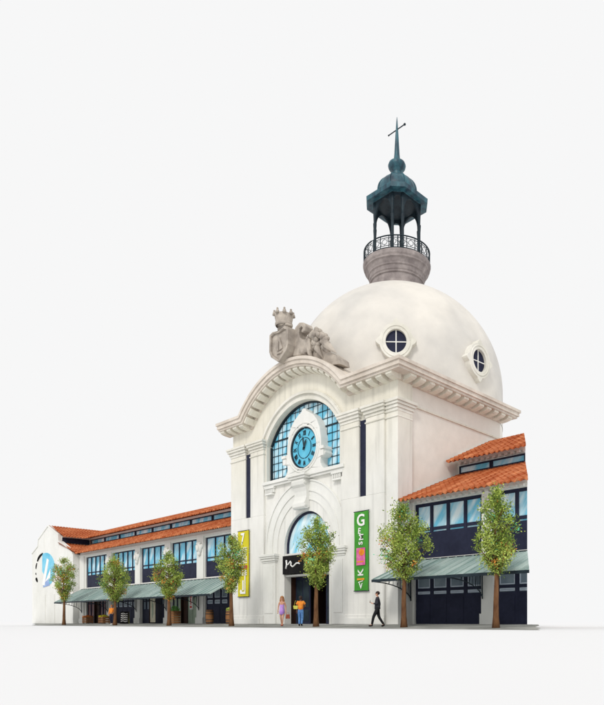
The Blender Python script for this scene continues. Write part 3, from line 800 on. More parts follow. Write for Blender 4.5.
wooddoor(lw, -23.1, -21.98)
a, b = bays[3]
wooddoor(lw, -17.5, -16.35)
window(lw, a, -17.5, .9, 3.3, 1.16, 2, 2.4, 'palegreen'); window(lw, -16.35, b, 2.35, 3.3, 1.16, 2, None, 'glassd')
m = MB(); m.box(-16.35, b, 1.14, 1.2, .2, 2.35); m.box(-16.2, -15.6, 1.1, 1.14, .3, 2.25); m.box(-15.4, b - .1, 1.1, 1.14, .3, 2.25); m.build('shop_panel', 'palegreen', lw); m = MB(); m.box(a, -17.5, 1.14, 1.2, .2, .9); m.build('shop_panel', 'palegreen', lw)
m = MB(); m.box(a, b, 1.14, 1.2, 3.3, 3.55); m.build('panel', 'navy', lw)
# clerestory
cb = MB(); cb.box(-41.9, -8, 3.42, 3.5, 8.88, 8.98); cb.build('clerestory_sill', 'navy', lw)
x = -41.6
while x < -8.5:
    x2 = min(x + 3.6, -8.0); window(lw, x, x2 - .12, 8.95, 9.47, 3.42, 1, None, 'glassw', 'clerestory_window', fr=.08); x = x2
m = MB(); m.box(-42.0, -8, 3.3, 3.5, 9.47, 9.66); m.build('clerestory_frieze', 'white', lw)
window(lw, -8, -7.9, 8.9, 9.4, 3.6, 1) if False else None
m = MB(); m.box(-42.1, -42.02, .6, 3.4, 8.95, 9.5); m.build('clerestory_window', 'navy', lw)
# roofs. valley plane through the eave corner and the clerestory corner
def vplane(p, q, keep):
    d = Vector((q[0] - p[0], q[1] - p[1], 0)); n_ = Vector((d.y, -d.x, 0)).normalized()
    if (Vector((keep[0], keep[1], 0)) - Vector((p[0], p[1], 0))).dot(n_) > 0: n_ = -n_
    return (Vector((p[0], p[1], 0)), n_)
m = tiles(-42.3, -7.86, 0, 7.38, 3.45, 8.92); m.build('lower_roof', 'tile', lw, clip=[vplane((-37, 0), (-42.1, 3.45), (-20, 1))])
m = tiles(.12, 3.6, -37, 7.38, -42.15, 8.92, axis='y'); m.build('lower_roof', 'tile', lw, clip=[vplane((-37, 0), (-42.1, 3.45), (-42, .5))])
m = tiles(-45.4, -7.86, 2.5, 9.56, 6.2, 11.1); m.build('upper_roof', 'tile', lw, clip=[vplane((-41.2, 2.5), (-45.3, 6.2), (-20, 3))])
m = tiles(.35, 6.4, -41.2, 9.56, -45.3, 11.1, axis='y'); m.build('upper_roof', 'tile', lw, clip=[vplane((-41.2, 2.5), (-45.3, 6.2), (-43, .8))])
m = tiles(-45.3, -7.86, 10, 9.4, 6.2, 11.1); m.build('upper_roof', 'tile', lw)
m = tiles(.75, 9, -49.9, 9.2, -45.3, 11.1, axis='y'); m.build('upper_roof', 'tile', lw)
# gable front of the end pavilion with stepped parapet
gx = [(-38.25, .2), (-38.25, 7.45), (-42.1, 9.0), (-42.25, 9.75), (-45.3, 11.0), (-48.3, 9.75), (-48.45, 9.0), (-50.4, 8.25), (-50.4, .2)]
m = MB(); m.plate([gx], .3, .62); m.box(-38.55, -38.25, .62, 1.0, .2, 7.4); m.box(-50.4, -50.1, .62, 8.6, .2, 8)
m.build('gable_wall', 'white', lw)
m = MB()
cp = [(a, b + .0) for a, b in gx[1:-1]]
m.plate([cp + [(a, b + .14) for a, b in cp][::-1]], .22, .7); m.build('coping', 'white', lw)
for x0 in (-44.2, -47.0):
    m = MB(); m.box(x0, x0 + .9, .24, .3, .2, 3.4); m.build('blind_panel', 'white', lw)
# painted round emblem
ex, ez = -46.2, 6.15
def ell(rx, rz, cx_=0, cz_=0, n=40, a0=0, a1=2 * PI): return [(ex + cx_ + rx * math.cos(a0 + (a1 - a0) * i / n), ez + cz_ + rz * math.sin(a0 + (a1 - a0) * i / n)) for i in range(n)]
m = MB(); m.plate([ell(2.9, 1.95, n=40, a0=-PI * .32, a1=PI * .62) + [(ex - .9, ez - .1)]], .27, .3)
em = m.build('painted_emblem', 'emblem', lw)
m = MB(); m.plate([[(ex - .6, ez - 1.9), (ex + 1.4, ez - 1.75), (ex + 1.1, ez - .9), (ex - .2, ez - .95)]], .262, .27); o = m.build('violet_patch', 'emblem2', em)
m = MB(); m.plate([[(ex - .9, ez - 1.6), (ex - .1, ez - 1.7), (ex + 1.2, ez + 1.1), (ex + .6, ez + 1.3)]], .255, .265); m.plate([[(ex + .1, ez - 1.3), (ex + 1.6, ez - .9), (ex + 1.7, ez + .1)]], .255, .265); m.build('white_stroke', 'ink', em)
m = MB()
for a0, a1, rr in ((PI * .58, PI * .80, .14), (PI * .84, PI * .95, .09), (PI * 1.02, PI * 1.06, .07), (PI * 1.12, PI * 1.2, .16)):
    m.tube([(ex + 2.95 * math.cos(a0 + (a1 - a0) * i / 8), .29, ez + 2.0 * math.sin(a0 + (a1 - a0) * i / 8)) for i in range(9)], [rr * (.5 + .5 * math.sin(PI * (i + 1) / 10)) for i in range(9)], 6)
m.build('dark_outline', 'black', em)
awning(lw, -37.4, -8.1, .84, 3.66, -1.75, 2.27, [-37.3, -31.02, -24.95, -19.37, -14.08], None)

# ---- right wing, ending on a slanting wall
rw = thing('market_wing', 'near two storey white wing right of the tower with orange tiles and slanting end', 'building', (12, 1, .2)); rw['group'] = 'low wings beside the tower'
import mathutils
CAMX, CAMY = 32.62, -25.67
dv = Vector((16.1 - CAMX, 1.0 - CAMY, 0)).normalized(); nv_ = Vector((dv.y, -dv.x, 0))     # keep the side away from +x
if nv_.x < 0: nv_ = -nv_
nv_ = (Matrix.Rotation(math.radians(1.2), 3, 'Z') @ nv_)
CUT = [(Vector((16.13, 1.0, 0)), nv_)]
RX0 = XR + .05
rb = [(8.62, 13.3), (14.16, 19.0)]
w = MB()
holes = [[(a, ZP), (b, ZP), (b, 6.95), (a, 6.95)] for a, b in rb[:1]] + [[(a, .21), (b, .21), (b, 3.6), (a, 3.6)] for a, b in rb[:1]]
w.plate([[(XR - .1, .2), (14.16, .2), (14.16, 7.4), (XR - .1, 7.4)]] + holes, 1.17, 1.45)
w.box(14.16, 19, 1.17, 1.45, 6.95, 7.4); w.box(14.16, 19, 1.17, 1.45, 3.6, ZP)
w.box(XR + .03, 19, 1.0, 1.17, 3.66, 3.78)
w.box(XR, 19, 5.55, 5.8, 6.5, 10.35); w.box(XR, 14, 10, 10.2, .2, 9)
w.box(15.6, 19, 1.45, 9.9, .2, 6.8)
# dentil course under the eaves
x = XR + .1
while x < 19: w.box(x, x + .22, .98, 1.17, 6.98, 7.1); x += .42
w.box(XR, 19, 1.05, 1.17, 7.1, 7.25)
w.build('wall', 'white', rw, clip=CUT)
m = MB(); m.box(13.36, 14.1, 1.02, 1.17, .2, 3.66); m.box(13.36, 14.1, 1.05, 1.17, 3.78, 6.98); m.box(13.3, 14.16, .94, 1.17, .2, .75); m.box(13.28, 14.18, .9, 1.17, 6.0, 6.22); m.build('pillar', 'white', rw)
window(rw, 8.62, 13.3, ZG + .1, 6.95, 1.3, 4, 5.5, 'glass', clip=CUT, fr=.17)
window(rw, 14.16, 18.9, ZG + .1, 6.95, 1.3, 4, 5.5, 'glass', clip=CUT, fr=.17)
for a, b in rb:
    m = MB(); m.box(a, b, 1.28, 1.38, ZP, ZG + .1); m.build('panel', 'navy', rw, clip=CUT)
lights(rw, 8.62, 13.3, 1.85, 2.85, 2.12, 1.3, 4, clip=CUT); lights(rw, 14.16, 18.9, 1.85, 2.85, 2.12, 1.3, 4, clip=CUT)
x = XR + .06
for i in range(4):
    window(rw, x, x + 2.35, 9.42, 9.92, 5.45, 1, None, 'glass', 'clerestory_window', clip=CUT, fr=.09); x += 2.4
m = MB(); x = XR + .1
while x < 18: m.box(x, x + .2, 5.3, 5.55, 10.0, 10.14); x += .42
m.box(XR, 18, 5.38, 5.55, 10.14, 10.3); m.build('clerestory_frieze', 'white', rw, clip=CUT)
m = tiles(XR + .03, 19, 0.0, 7.05, 5.5, 9.4, .34, .06); m.build('lower_roof', 'tile', rw, clip=CUT)
m = tiles(XR + .03, 19, 4.2, 9.98, 9.0, 12.25, .34, .06); m.build('upper_roof', 'tile', rw, clip=CUT)
m = tiles(XR - 2.03, 19, 12.8, 10.2, 9.0, 12.25, .34, .06); m.build('upper_roof', 'tile', rw, clip=CUT + [(Vector((XR, 10.4, 0)), Vector((-1, 0, 0)))])
CUT2 = [(Vector((16.13, 1.0, 0)), nv_)]
awning(rw, XR + .06, 19, .98, 3.72, -2.05, 2.5, [XR + .12, 13.5], CUT2)

MB.build = _build
# ------------------------------------------------------------------ trees
import numpy as _np
def tree(x, y, H, cw, zc0, label, lean=0, seed=1, orange=.06, teal=.03, sparse=0, wide=.4):
    rnd = random.Random(seed); z0 = pz(y) - .02; cw *= .93; zc0 += .12
    t = thing('street_tree', label, 'tree', (x, y, z0)); t['group'] = 'young street trees along the pavement'
    tr = MB(); pts = []; rad = []
    n = 9; th = H * .80
    for i in range(n + 1):
        u = i / n; pts.append((lean * u + .05 * math.sin(u * 7 + seed) * u, .04 * math.cos(u * 5 + seed) * u, th * u)); rad.append(.12 * (1 - u) ** .7 + .018 + .05 * max(0, .12 - u) / .12)
    tr.tube(pts, rad, 10)
    CH = H - zc0
    def prof(u):                                       # crown half width at height u in 0..1
        return max(.04, (math.sin(PI * min(1, (u / (2 * wide)))) ** 1.25 if u < wide else math.cos(PI / 2 * ((u - wide) / (1 - wide)) ** 1.1) ** .85))
    tips = []
    nb = 30
    for i in range(nb):
        u = i / (nb - 1); zb = zc0 * .86 + CH * u * .72; f = zb / th; k = min(n - 1, int(f * n)) if f < 1 else n - 1
        b0 = Vector(pts[k]).lerp(Vector(pts[k + 1]), min(1, f * n - k)); a = i * 2.4 + rnd.uniform(-.4, .4)
        zt = zb + CH * rnd.uniform(.14, .26); rr = prof(min(1, (zt - zc0) / CH)) * cw / 2 * rnd.uniform(.7, 1.02)
        tip = Vector((lean * zt / H + rr * math.cos(a), rr * math.sin(a), min(zt, H * .97)))
        mid = b0.lerp(tip, .5) + Vector((0, 0, -.08 * rr)); tr.tube([b0, mid, tip], [.045, .03, .012], 5)
        tips.append((mid, .7)); tips.append((tip, 1))
    tr.build('trunk', 'bark', t)
    # clumps of leaf blades
    cl = []
    for i in range(int(34 - 6 * sparse)):
        u = rnd.random() ** .9; a = rnd.uniform(0, 2 * PI); z = zc0 + CH * u; r = prof(u) * cw / 2 * math.sqrt(rnd.random()) * rnd.choice((.7, .9, 1.2))
        cl.append((Vector((lean * z / H + r * math.cos(a), r * math.sin(a), z)), rnd.uniform(.16, .30) * (cw / 2.3)))
    for P, k in tips: cl.append((P, rnd.uniform(.14, .26)))
    cl.append((Vector((lean, 0, H - .25)), .16)); cl.append((Vector((lean, 0, H - .5)), .22))
    V = []; Fc = []; MI = []; 
    for (C0, R0) in cl:
        h_ = (C0.z - zc0) / CH
        r = rnd.random()
        base = 0 if r < .42 else (1 if r < .80 else 2)
        if rnd.random() < orange * .8: base = 3
        if rnd.random() < teal: base = 4
        nleaf = int(115 * (R0 / .22) ** 2)
        for _ in range(min(nleaf, 330)):
            d = Vector((rnd.gauss(0, 1), rnd.gauss(0, 1), rnd.gauss(0, 1.05))) * R0 * .62
            P = C0 + d; s_ = rnd.uniform(.026, .052)
            A = Vector((rnd.gauss(0, 1), rnd.gauss(0, 1), rnd.gauss(.5, 1))).normalized(); B = A.cross(Vector((rnd.gauss(0, 1), rnd.gauss(0, 1), rnd.gauss(0, 1)))).normalized()
            o = len(V); V += [P - A * s_ * 1.3, P + B * s_ * .62, P + A * s_ * 1.5, P - B * s_ * .62]; Fc.append((o, o + 1, o + 2, o + 3))
            m_ = base
            if base in (3, 4):
                if rnd.random() < .62: m_ = rnd.choice((0, 1, 1, 2))
            elif rnd.random() < .35: m_ = rnd.choice((0, 1, 1, 2))
            MI.append(m_)
    c_ = MB(); c_.v = [tuple(v) for v in V]; c_.f = Fc; c_.m = MI; c_.sm = [False] * len(Fc)
    c_.build('crown', ['leafA', 'leafB', 'leafC', 'leafO', 'leafT'], t, recalc=False)
    return t
tree(-31.4, -3, 6.25, 2.3, 2.3, 'small round tree with rusty orange and teal leaves beside the round wall emblem', seed=11, orange=.26, teal=.10, wide=.5)
tree(-20.49, -3, 5.45, 2.55, 2.0, 'slim tree behind the person in orange and the sandwich board', seed=12, orange=.16, teal=.05, wide=.42)
tree(-11.5, -3, 5.2, 2.1, 1.9, 'yellow green tree with a red patch, beside the leafy planter at the pale green shop', seed=13, orange=.14, teal=.01, wide=.5)
tree(-3.36, -3, 5.7, 2.1, 2.2, 'tree overlapping the left edge of the tower and the yellow banner', seed=14, orange=.13, teal=.12, wide=.46)
tree(5.05, -3, 5.98, 2.15, 2.15, 'tree in front of the arched main doorway and its black sign', seed=15, orange=.05, teal=.07, wide=.5, lean=.1)
tree(11.67, -3, 5.85, 2.7, 2.3, 'widest tree, at the tower corner to the right of the walking man', seed=16, orange=.05, teal=.04, sparse=1, wide=.36)
tree(17.04, -3, 5.9, 2.15, 2.3, 'tallest looking tree, rightmost, before the pillar of the right wing', seed=17, orange=.08, teal=.06, wide=.42)

# ------------------------------------------------------------------ small things on the pavement
def barrel(x, y, h, r, label, plant=None):
    t = thing('barrel', label, 'barrel', (x, y, pz(y)))
    m = MB(); m.lathe([(0, 0), (r * .84, 0), (r * .95, h * .2), (r, h * .5), (r * .95, h * .8), (r * .84, h), (r * .78, h), (r * .78, h * .94), (0, h * .94)], (0, 0, 0), 20); m.build('staves', 'wood', t)
    for z in (.1, .3, .7, .9):
        rr = r * (1 - .16 * abs(z * 2 - 1) ** 2) + .008
        m = MB(); m.lathe([(rr, h * z - .025), (rr + .01, h * z), (rr, h * z + .025)], (0, 0, 0), 20); m.build('hoop', 'dark', t)
    if plant: foliage(t, h, r * .8, plant)
    return t
def foliage(t, h, r, mname, n=260, hh_=.3):
    rnd = random.Random(int(h * 100 + r * 1000)); m = MB()
    for _ in range(n):
        a = rnd.uniform(0, 2 * PI); q = r * math.sqrt(rnd.random()); P = Vector((q * math.cos(a), q * math.sin(a), h + rnd.uniform(-.03, hh_) * (1 - q / r * .5)))
        A = Vector((rnd.gauss(0, 1), rnd.gauss(0, 1), rnd.gauss(.6, .6))).normalized(); B = A.cross(Vector((rnd.gauss(0, 1), 1, rnd.gauss(0, 1)))).normalized(); s_ = rnd.uniform(.03, .06)
        m.add([P - A * s_, P + B * s_ * .6, P + A * s_, P - B * s_ * .6], [(0, 1, 2, 3)])
    m.build('plants', mname, t)
barrel(-10.75, -.2, 1.05, .3, 'brown wooden barrel standing alone beside the white pillar at the left wing')
barrel(-8.1, -.2, .95, .26, 'smaller wooden barrel with yellow green plants beside the tower edge', 'leafB')
t = thing('planter', 'tall wooden planter box full of bright green leaves near the pale green shop', 'planter', (-16.0, -.2, pz(-.2)))
m = MB()
for i in range(5): m.box(-.36, .36, -.3, .3, .02 + i * .19, .19 + i * .19)
m.box(-.4, .4, -.34, .34, .95, 1.02); m.build('box', 'wood', t, bevel=.01); foliage(t, 1.0, .34, 'leafgreen', 420, .55)
def stall(x, label, col):
    t = thing('crate', label, 'crate', (x, -.2, pz(-.2)))
    m = MB()
    for i in range(3): m.box(-.5, .5, -.34, -.3, .08 + i * .2, .24 + i * .2); m.box(-.5, .5, .3, .34, .08 + i * .2, .24 + i * .2); m.box(-.5, -.46, -.3, .3, .08 + i * .2, .24 + i * .2); m.box(.46, .5, -.3, .3, .08 + i * .2, .24 + i * .2)
    for a in (-.44, .44):
        for b in (-.27, .27): m.box(a - .04, a + .04, b - .03, b + .03, 0, .68)
    m.box(-.46, .46, -.3, .3, .5, .54); m.build('slats', 'wood', t)
    foliage(t, .62, .48, col, 500, .22)
stall(-33.2, 'low wooden crate heaped with orange flowers under the far left awning end', 'leafO')
stall(-29.4, 'low wooden crate heaped with yellow flowers beside the person in orange', 'yellow')
t = thing('sandwich_board', 'folding sandwich board with white scrawl and one yellow side on the pavement', 'sign board', (-24.6, -.4, pz(-.4)))
for sx, mm in ((-1, 'limebag'), (1, 'black')):
    m = MB(); m.ext([[(sx * .42, 0), (sx * .02, 1.08), (sx * .06, 1.08), (sx * .47, 0)]], lambda a, b, t_: (a, t_, b), -.35, .35); pn = m.build('panel', mm, t)
    if sx > 0:
        m = MB()
        for i in range(5):
            z = .2 + i * .17; xx = .47 - .41 * z / 1.08 + .012
            m.tube([(xx + .0, -.28, z), (xx - .02, -.1, z + .06), (xx, .08, z - .03), (xx - .01, .27, z + .05)], .035, 5)
        m.build('chalk_lettering', 'ink', pn)
t.rotation_euler = (0, 0, -.5)
t = thing('hanging_banner', 'narrow cream banner with a dark round badge under the awning by the brown door', 'banner', (-21.3, .55, .3))
m = MB(); m.box(-.45, .45, 0, .04, 0, 2.9); m.build('cloth', 'cream', t)
m = MB(); m.ball((0, -.01, 2.5), (.3, .03, .3), 16, 8); m.build('round_badge', 'black', t)
m = MB(); m.box(-.1, .02, -.02, 0, .4, 1.9); m.box(.05, .12, -.02, 0, .6, 1.6); m.build('printed_lines', 'palegreen', t)
m = MB(); m.tube([(-.5, .02, 2.92), (.5, .02, 2.92)], .025, 6); m.build('rail', 'dark', t); m = MB(); m.tube([(-.5, .02, 0), (.5, .02, 0)], .025, 6); m.build('rail', 'dark', t)
t = thing('notice', 'small red and white notice fixed to the pale green shop front', 'sign', (-15.62, .98, 1.35))
m = MB(); m.box(-.22, .22, 0, .1, 0, 1.35); m.build('board', 'ink', t)
m = MB(); m.box(-.14, .14, -.02, 0, .12, .3); m.box(-.14, .14, -.02, 0, .95, 1.22); m.box(-.06, .06, -.02, 0, .38, .9); m.build('red_figure', 'red', t)

# ------------------------------------------------------------------ people
def skin_mesh(name, verts, edges, rads, m, parent, root=0, sub=2):
    me = bpy.data.meshes.new(name); me.from_pydata(verts, edges, []); o = bpy.data.objects.new(name, me); COL.objects.link(o)
    md = o.modifiers.new('s', 'SKIN'); md.use_smooth_shade = True
    sv = me.skin_vertices[0].data
    for i, r in enumerate(rads):
        sv[i].radius = (r, r) if not isinstance(r, tuple) else r
        sv[i].use_root = (i == root)
    sd = o.modifiers.new('d', 'SUBSURF'); sd.levels = sub; sd.render_levels = sub
    bpy.context.view_layer.update()
    me2 = bpy.data.meshes.new_from_object(o.evaluated_get(bpy.context.evaluated_depsgraph_get()))
    bpy.data.objects.remove(o)
    me2.name = name; me2.materials.clear(); me2.materials.append(M[m])
    for p_ in me2.polygons: p_.use_smooth = True; p_.material_index = 0
    o = bpy.data.objects.new(name, me2); COL.objects.link(o); o.parent = parent
    return o
def chain(J, spec):
    """spec: list of chains [(joint, radius), ...]; shared joint names are shared vertices"""
    idx = {}; V = []; Rr = []; E_ = []
    for ch in spec:
        last = None
        for (n_, r) in ch:
            if n_ not in idx: idx[n_] = len(V); V.append(J[n_]); Rr.append(r)
            if last is not None: E_.append((last, idx[n_]))
            last = idx[n_]
    return V, E_, Rr
def person(label, loc, rz, J, skin, female=False, scale=1):
    """J joints in metres, figure faces -y"""
    t = thing('person', label, 'person', loc, rz); t.scale = (scale,) * 3
    f = .9 if female else 1
    spec = [[('pelvis', .13 * f), ('waist', .105 * f), ('chest', .135 * f), ('neckb', .075), ('neck', .052), ('jaw', .065), ('head', .092), ('crown', .07)]]
    for s in 'LR':
        spec.append([('chest', .135), ('sh' + s, .062 * f), ('el' + s, .043 * f), ('wr' + s, .027), ('ha' + s, .030)])
        spec.append([('pelvis', .13), ('hip' + s, .095 * f), ('kn' + s, .058 * f), ('an' + s, .036), ('to' + s, .030)])
    V, E_, Rr = chain(J, spec)
    body = skin_mesh('body', V, E_, Rr, skin, t)
    # face, ears, fingers joined into the same mesh
    mb = MB(); h = Vector(J['head'])
    hd = Vector(J['face']).normalized(); sdv = hd.cross(Vector((0, 0, 1)))
    mb.ball(h + hd * .098 + Vector((0, 0, -.015)), (.014, .014, .022), 8, 6)
    for s_ in (-1, 1): mb.ball(h + sdv * .09 * s_ + Vector((0, 0, -.01)), (.014, .018, .03), 8, 6)
    for s in 'LR':
        ha, wr = Vector(J['ha' + s]), Vector(J['wr' + s]); d = (ha - wr).normalized(); sd = d.cross(Vector((0, 1, .1))).normalized()
        for k_, ln in enumerate((.065, .078, .072, .055)):
            b0 = ha + sd * (.024 - .016 * k_) + d * .015; mid = b0 + d * ln * .55; tip = mid + d * ln * .4 + hd * .018
            mb.tube([b0, mid, tip], [.0095, .0085, .006], 6)
        b0 = wr + d * .03 + sd * .025; mb.tube([b0, b0 + sd * .028 + d * .03, b0 + sd * .03 + d * .06], [.011, .0095, .007], 6)
    ex_ = mb.build('x', skin)
    bm = bmesh.new(); bm.from_mesh(body.data); bm.from_mesh(ex_.data); bm.to_mesh(body.data); bm.free(); bpy.data.objects.remove(ex_)
    for p_ in body.data.polygons: p_.use_smooth = True
    eyes = MB()
    for s_ in (-1, 1): eyes.ball(h + hd * .088 + sdv * .032 * s_ + Vector((0, 0, .012)), .0095, 8, 6)
    eyes.build('eyes', 'black', t)
    mo = MB(); mo.ball(h + hd * .088 + Vector((0, 0, -.058)), (.022, .01, .007), 8, 6); mo.build('mouth', 'red', t)
    return t
def garment(t, name, m, J, spec):
    V, E_, Rr = chain(J, spec); return skin_mesh(name, V, E_, Rr, m, t)
def stand(female=False, **over):
    J = dict(pelvis=(0, 0, .93), waist=(0, .0, 1.10), chest=(0, .01, 1.32), neckb=(0, .01, 1.46), neck=(0, 0, 1.52), jaw=(0, -.02, 1.585), head=(0, -.005, 1.655), crown=(0, .01, 1.72), face=(0, -1, 0),
             shL=(.17, .01, 1.42), elL=(.22, .03, 1.14), wrL=(.23, -.04, .90), haL=(.23, -.06, .82), shR=(-.17, .01, 1.42), elR=(-.22, .03, 1.14), wrR=(-.23, -.04, .90), haR=(-.23, -.06, .82),
             hipL=(.09, 0, .86), knL=(.09, -.02, .49), anL=(.09, .02, .09), toL=(.10, -.13, .035), hipR=(-.09, 0, .86), knR=(-.09, -.02, .49), anR=(-.09, .02, .09), toR=(-.10, -.13, .035))
    J.update(over); return J
def shoes(t, J, m, r=.042):
    for s in 'LR':
        a, b = Vector(J['an' + s]), Vector(J['to' + s]); k = MB()
        k.tube([a + Vector((0, 0, .02)), a + Vector((0, .02, -.03)), (a + b) / 2 + Vector((0, 0, -.02)), b + Vector((0, 0, .0))], [.045, .048, .045, .036], 10)
        k.build('shoe', m, t)
camdir = math.atan2(-(CAMX), 25)     # rotation that makes a figure face the viewer
# woman in lilac dress
J = stand(True, shL=(.155, .01, 1.41), shR=(-.155, .01, 1.41), knL=(.07, -.10, .5), anL=(.05, -.10, .10), toL=(.05, -.25, .04), knR=(-.07, 0, .5), anR=(-.05, .14, .13), toR=(-.05, .03, .035))
FR = math.radians(42)
x, y = 1.55, -2.7
t = person('woman in a short lilac dress carrying a red handbag, walking by the doorway', (x, y, pz(y)), FR, J, 'skin', True)
garment(t, 'dress', 'lilac', dict(J, hem=(0, -.01, .62), tl=(.09, 0, 1.44), tr=(-.09, 0, 1.44)), [[('hem', (.20)), ('pelvis', .165), ('waist', .125), ('chest', .145)], [('chest', .145), ('tl', .05)], [('chest', .145), ('tr', .05)]])
m = MB(); m.ball((0, .03, 1.68), (.112, .11, .12), 16, 12); m.tube([(0, .06, 1.66), (0, .10, 1.52), (0, .09, 1.36)], [.1, .11, .07], 12); m.tube([(.07, .02, 1.66), (.105, .03, 1.5), (.09, 0, 1.36)], [.05, .05, .02], 8); m.tube([(-.07, .02, 1.66), (-.105, .03, 1.5), (-.09, 0, 1.36)], [.05, .05, .02], 8); m.build('hair', 'hairb', t)
shoes(t, J, 'leather')
bag = thing('handbag', 'small red brown handbag hanging from the hand of the woman in lilac', 'bag', (x + .30, y + .20, pz(y) + .44), FR)
m = MB(); m.ext([[(-.13, 0), (.13, 0), (.10, .26), (-.10, .26)]], lambda a, b, w_: (a, w_, b), -.05, .05); m.build('pouch', 'leather', bag, bevel=.02)
m = MB(); m.tube([(-.08, 0, .25), (-.05, 0, .36), (0, 0, .40), (.05, 0, .36), (.08, 0, .25)], .01, 6); m.build('strap', 'leather', bag)
# person in orange top and jeans, seen from behind
J = stand(True, elR=(-.26, -.05, 1.18), wrR=(-.16, -.22, 1.12), haR=(-.09, -.26, 1.14), anL=(.08, .02, .09), face=(0, -1, 0), knL=(.08, -.05, .49), anR=(-.07, .1, .1), toR=(-.07, -.03, .04))
x, y = 3.0, -2.45
t = person('person in an orange top and blue jeans walking into the dark doorway', (x, y, pz(y)), FR + PI, J, 'skind', True, .98)
garment(t, 'orange_top', 'orangecloth', dict(J, s1=(.24, .02, 1.25), s2=(-.26, -.01, 1.27), hem=(0, 0, .92)), [[('hem', .175), ('waist', .16), ('chest', .17), ('neckb', .085)], [('chest', .17), ('shL', .085), ('s1', .07)], [('chest', .17), ('shR', .085), ('s2', .07)]])
garment(t, 'jeans', 'denim', J, [[('waist', .11), ('pelvis', .15), ('hipL', .115), ('knL', .075), ('anL', .06)], [('pelvis', .15), ('hipR', .115), ('knR', .075), ('anR', .06)]])
m = MB(); m.ball((0, .02, 1.68), (.11, .115, .115), 16, 12); m.ball((0, .12, 1.66), (.06, .06, .06)); m.build('hair', 'hairk', t)
shoes(t, J, 'black')
b_ = thing('shoulder_bag', 'small lime yellow bag on the arm of the person in orange', 'bag', (x - .2, y - .2, pz(y) + .98), FR)
m = MB(); m.ext([[(-.12, 0), (.12, 0), (.14, .2), (-.14, .2)]], lambda a, b, w_: (a, w_, b), -.06, .06); m.build('pouch', 'limebag', b_, bevel=.02)
m = MB(); m.tube([(-.1, 0, .19), (-.03, .05, .5), (.1, .05, .48), (.1, 0, .19)], .01, 6); m.build('strap', 'limebag', b_)
# man in suit striding to the left
J = stand(False, knL=(.09, -.19, .50), anL=(.07, -.27, .10), toL=(.07, -.43, .05), knR=(-.08, .07, .49), anR=(-.07, .31, .12), toR=(-.07, .20, .035),
          elL=(.23, .0, 1.14), wrL=(.17, -.24, 1.16), haL=(.14, -.31, 1.2), elR=(-.24, .10, 1.14), wrR=(-.24, .06, .9), haR=(-.24, .04, .82), jaw=(0, -.03, 1.585), face=(0, -1, 0))
x, y = 9.6, -2.75
t = person('man in a charcoal suit striding left past the green banner, phone in hand', (x, y, pz(y)), math.radians(-48), J, 'skin', False, 1.02)
garment(t, 'trousers', 'trouser', J, [[('waist', .11), ('pelvis', .145), ('hipL', .115), ('knL', .078), ('anL', .058)], [('pelvis', .145), ('hipR', .115), ('knR', .078), ('anR', .058)]])
garment(t, 'jacket', 'suit', dict(J, hem=(0, .01, .84), cl=(.18, -.20, 1.155), cr=(-.24, .065, .93)), [[('hem', .165), ('pelvis', .165), ('waist', .145), ('chest', .165), ('neckb', .085)], [('chest', .165), ('shL', .09), ('elL', .065), ('cl', .042)], [('chest', .165), ('shR', .09), ('elR', .065), ('cr', .042)]])
garment(t, 'shirt_collar', 'ink', dict(J, c1=(0, -.03, 1.47), c2=(0, -.01, 1.52)), [[('c1', .07), ('c2', .058)]])
m = MB(); m.ball((0, .018, 1.685), (.1, .108, .098), 16, 12); m.build('hair', 'hairk', t)
shoes(t, J, 'black')
R3 = Matrix.Rotation(math.radians(-48), 3, 'Z'); hp = R3 @ Vector((.13, -.36, 1.26))
ph = thing('phone', 'small dark phone held up by the man in the suit', 'phone', (x + hp.x, y + hp.y, pz(y) + hp.z * 1.02), math.radians(-48))
m = MB(); m.box(-.035, .035, -.006, .006, -.07, .07); m.build('case', 'black', ph, bevel=.004)
m = MB(); m.box(-.031, .031, .0065, .008, -.062, .062); m.build('screen', 'glassd', ph)
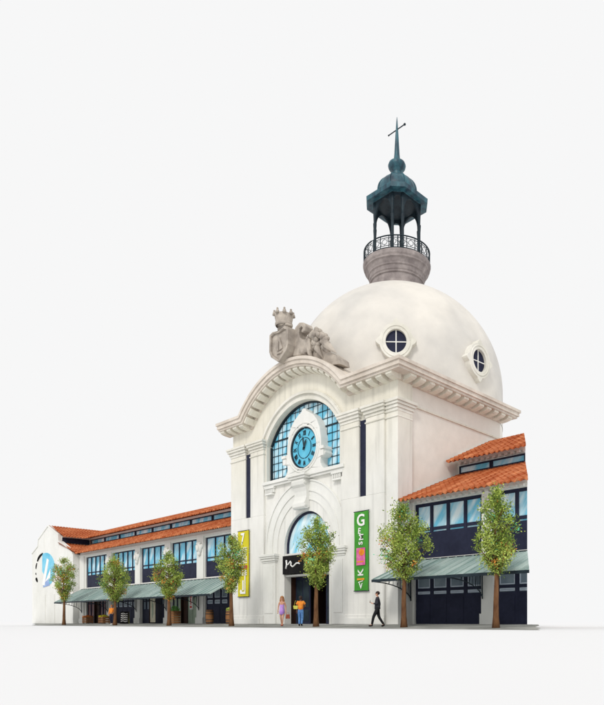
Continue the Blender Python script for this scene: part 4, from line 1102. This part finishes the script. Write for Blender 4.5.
# far person in orange by the white pillar
J = stand(False, anL=(.08, -.08, .1), toL=(.08, -.22, .05), anR=(-.08, .12, .1), toR=(-.08, -.01, .04), elL=(.25, .0, 1.16), wrL=(.22, -.2, 1.08), haL=(.2, -.28, 1.08))
x, y = -23.5, -2.0
t = person('distant person in a yellow orange jacket and dark trousers before a white pillar', (x, y, pz(y)), FR, J, 'skin', False, .96)
garment(t, 'jacket', 'orangecloth', J, [[('pelvis', .155), ('waist', .14), ('chest', .16), ('neckb', .085)], [('chest', .16), ('shL', .085), ('elL', .06), ('wrL', .045)], [('chest', .16), ('shR', .085), ('elR', .06), ('wrR', .045)]])
garment(t, 'trousers', 'navy', J, [[('waist', .11), ('pelvis', .145), ('hipL', .115), ('knL', .078), ('anL', .058)], [('pelvis', .145), ('hipR', .115), ('knR', .078), ('anR', .058)]])
m = MB(); m.ball((0, .018, 1.685), (.1, .108, .098), 16, 12); m.build('hair', 'hairb', t)
shoes(t, J, 'ink')

# ------------------------------------------------------------------ light, sky, camera
W = bpy.data.worlds.new('World'); S.world = W; W.use_nodes = True
bg = W.node_tree.nodes['Background']; bg.inputs['Color'].default_value = (.93, .93, .932, 1); bg.inputs['Strength'].default_value = 1.0
sl = bpy.data.lights.new('Sun', 'SUN'); sl.energy = 1.45; sl.angle = math.radians(14); sl.color = (1, .96, .90)
so = bpy.data.objects.new('Sun', sl); COL.objects.link(so)
to_sun = Vector((.45, -.85, .75)); so.rotation_euler = to_sun.to_track_quat('Z', 'Y').to_euler()
cam = bpy.data.cameras.new('Camera'); co = bpy.data.objects.new('Camera', cam); COL.objects.link(co)
co.location = (CAMX, CAMY, .3); co.rotation_euler = (math.radians(90), 0, math.asin(.660))
cam.sensor_fit = 'HORIZONTAL'; cam.sensor_width = 36; cam.lens = 637 / 604 * 36
cam.shift_x = (302 - 420) / 604; cam.shift_y = (622.5 - 352.5) / 604
cam.clip_start = .05; cam.clip_end = 6000
S.camera = co
S.view_settings.view_transform = 'Standard'; S.view_settings.look = 'None'; S.view_settings.exposure = 0; S.view_settings.gamma = 1
S.view_settings.use_curve_mapping = False
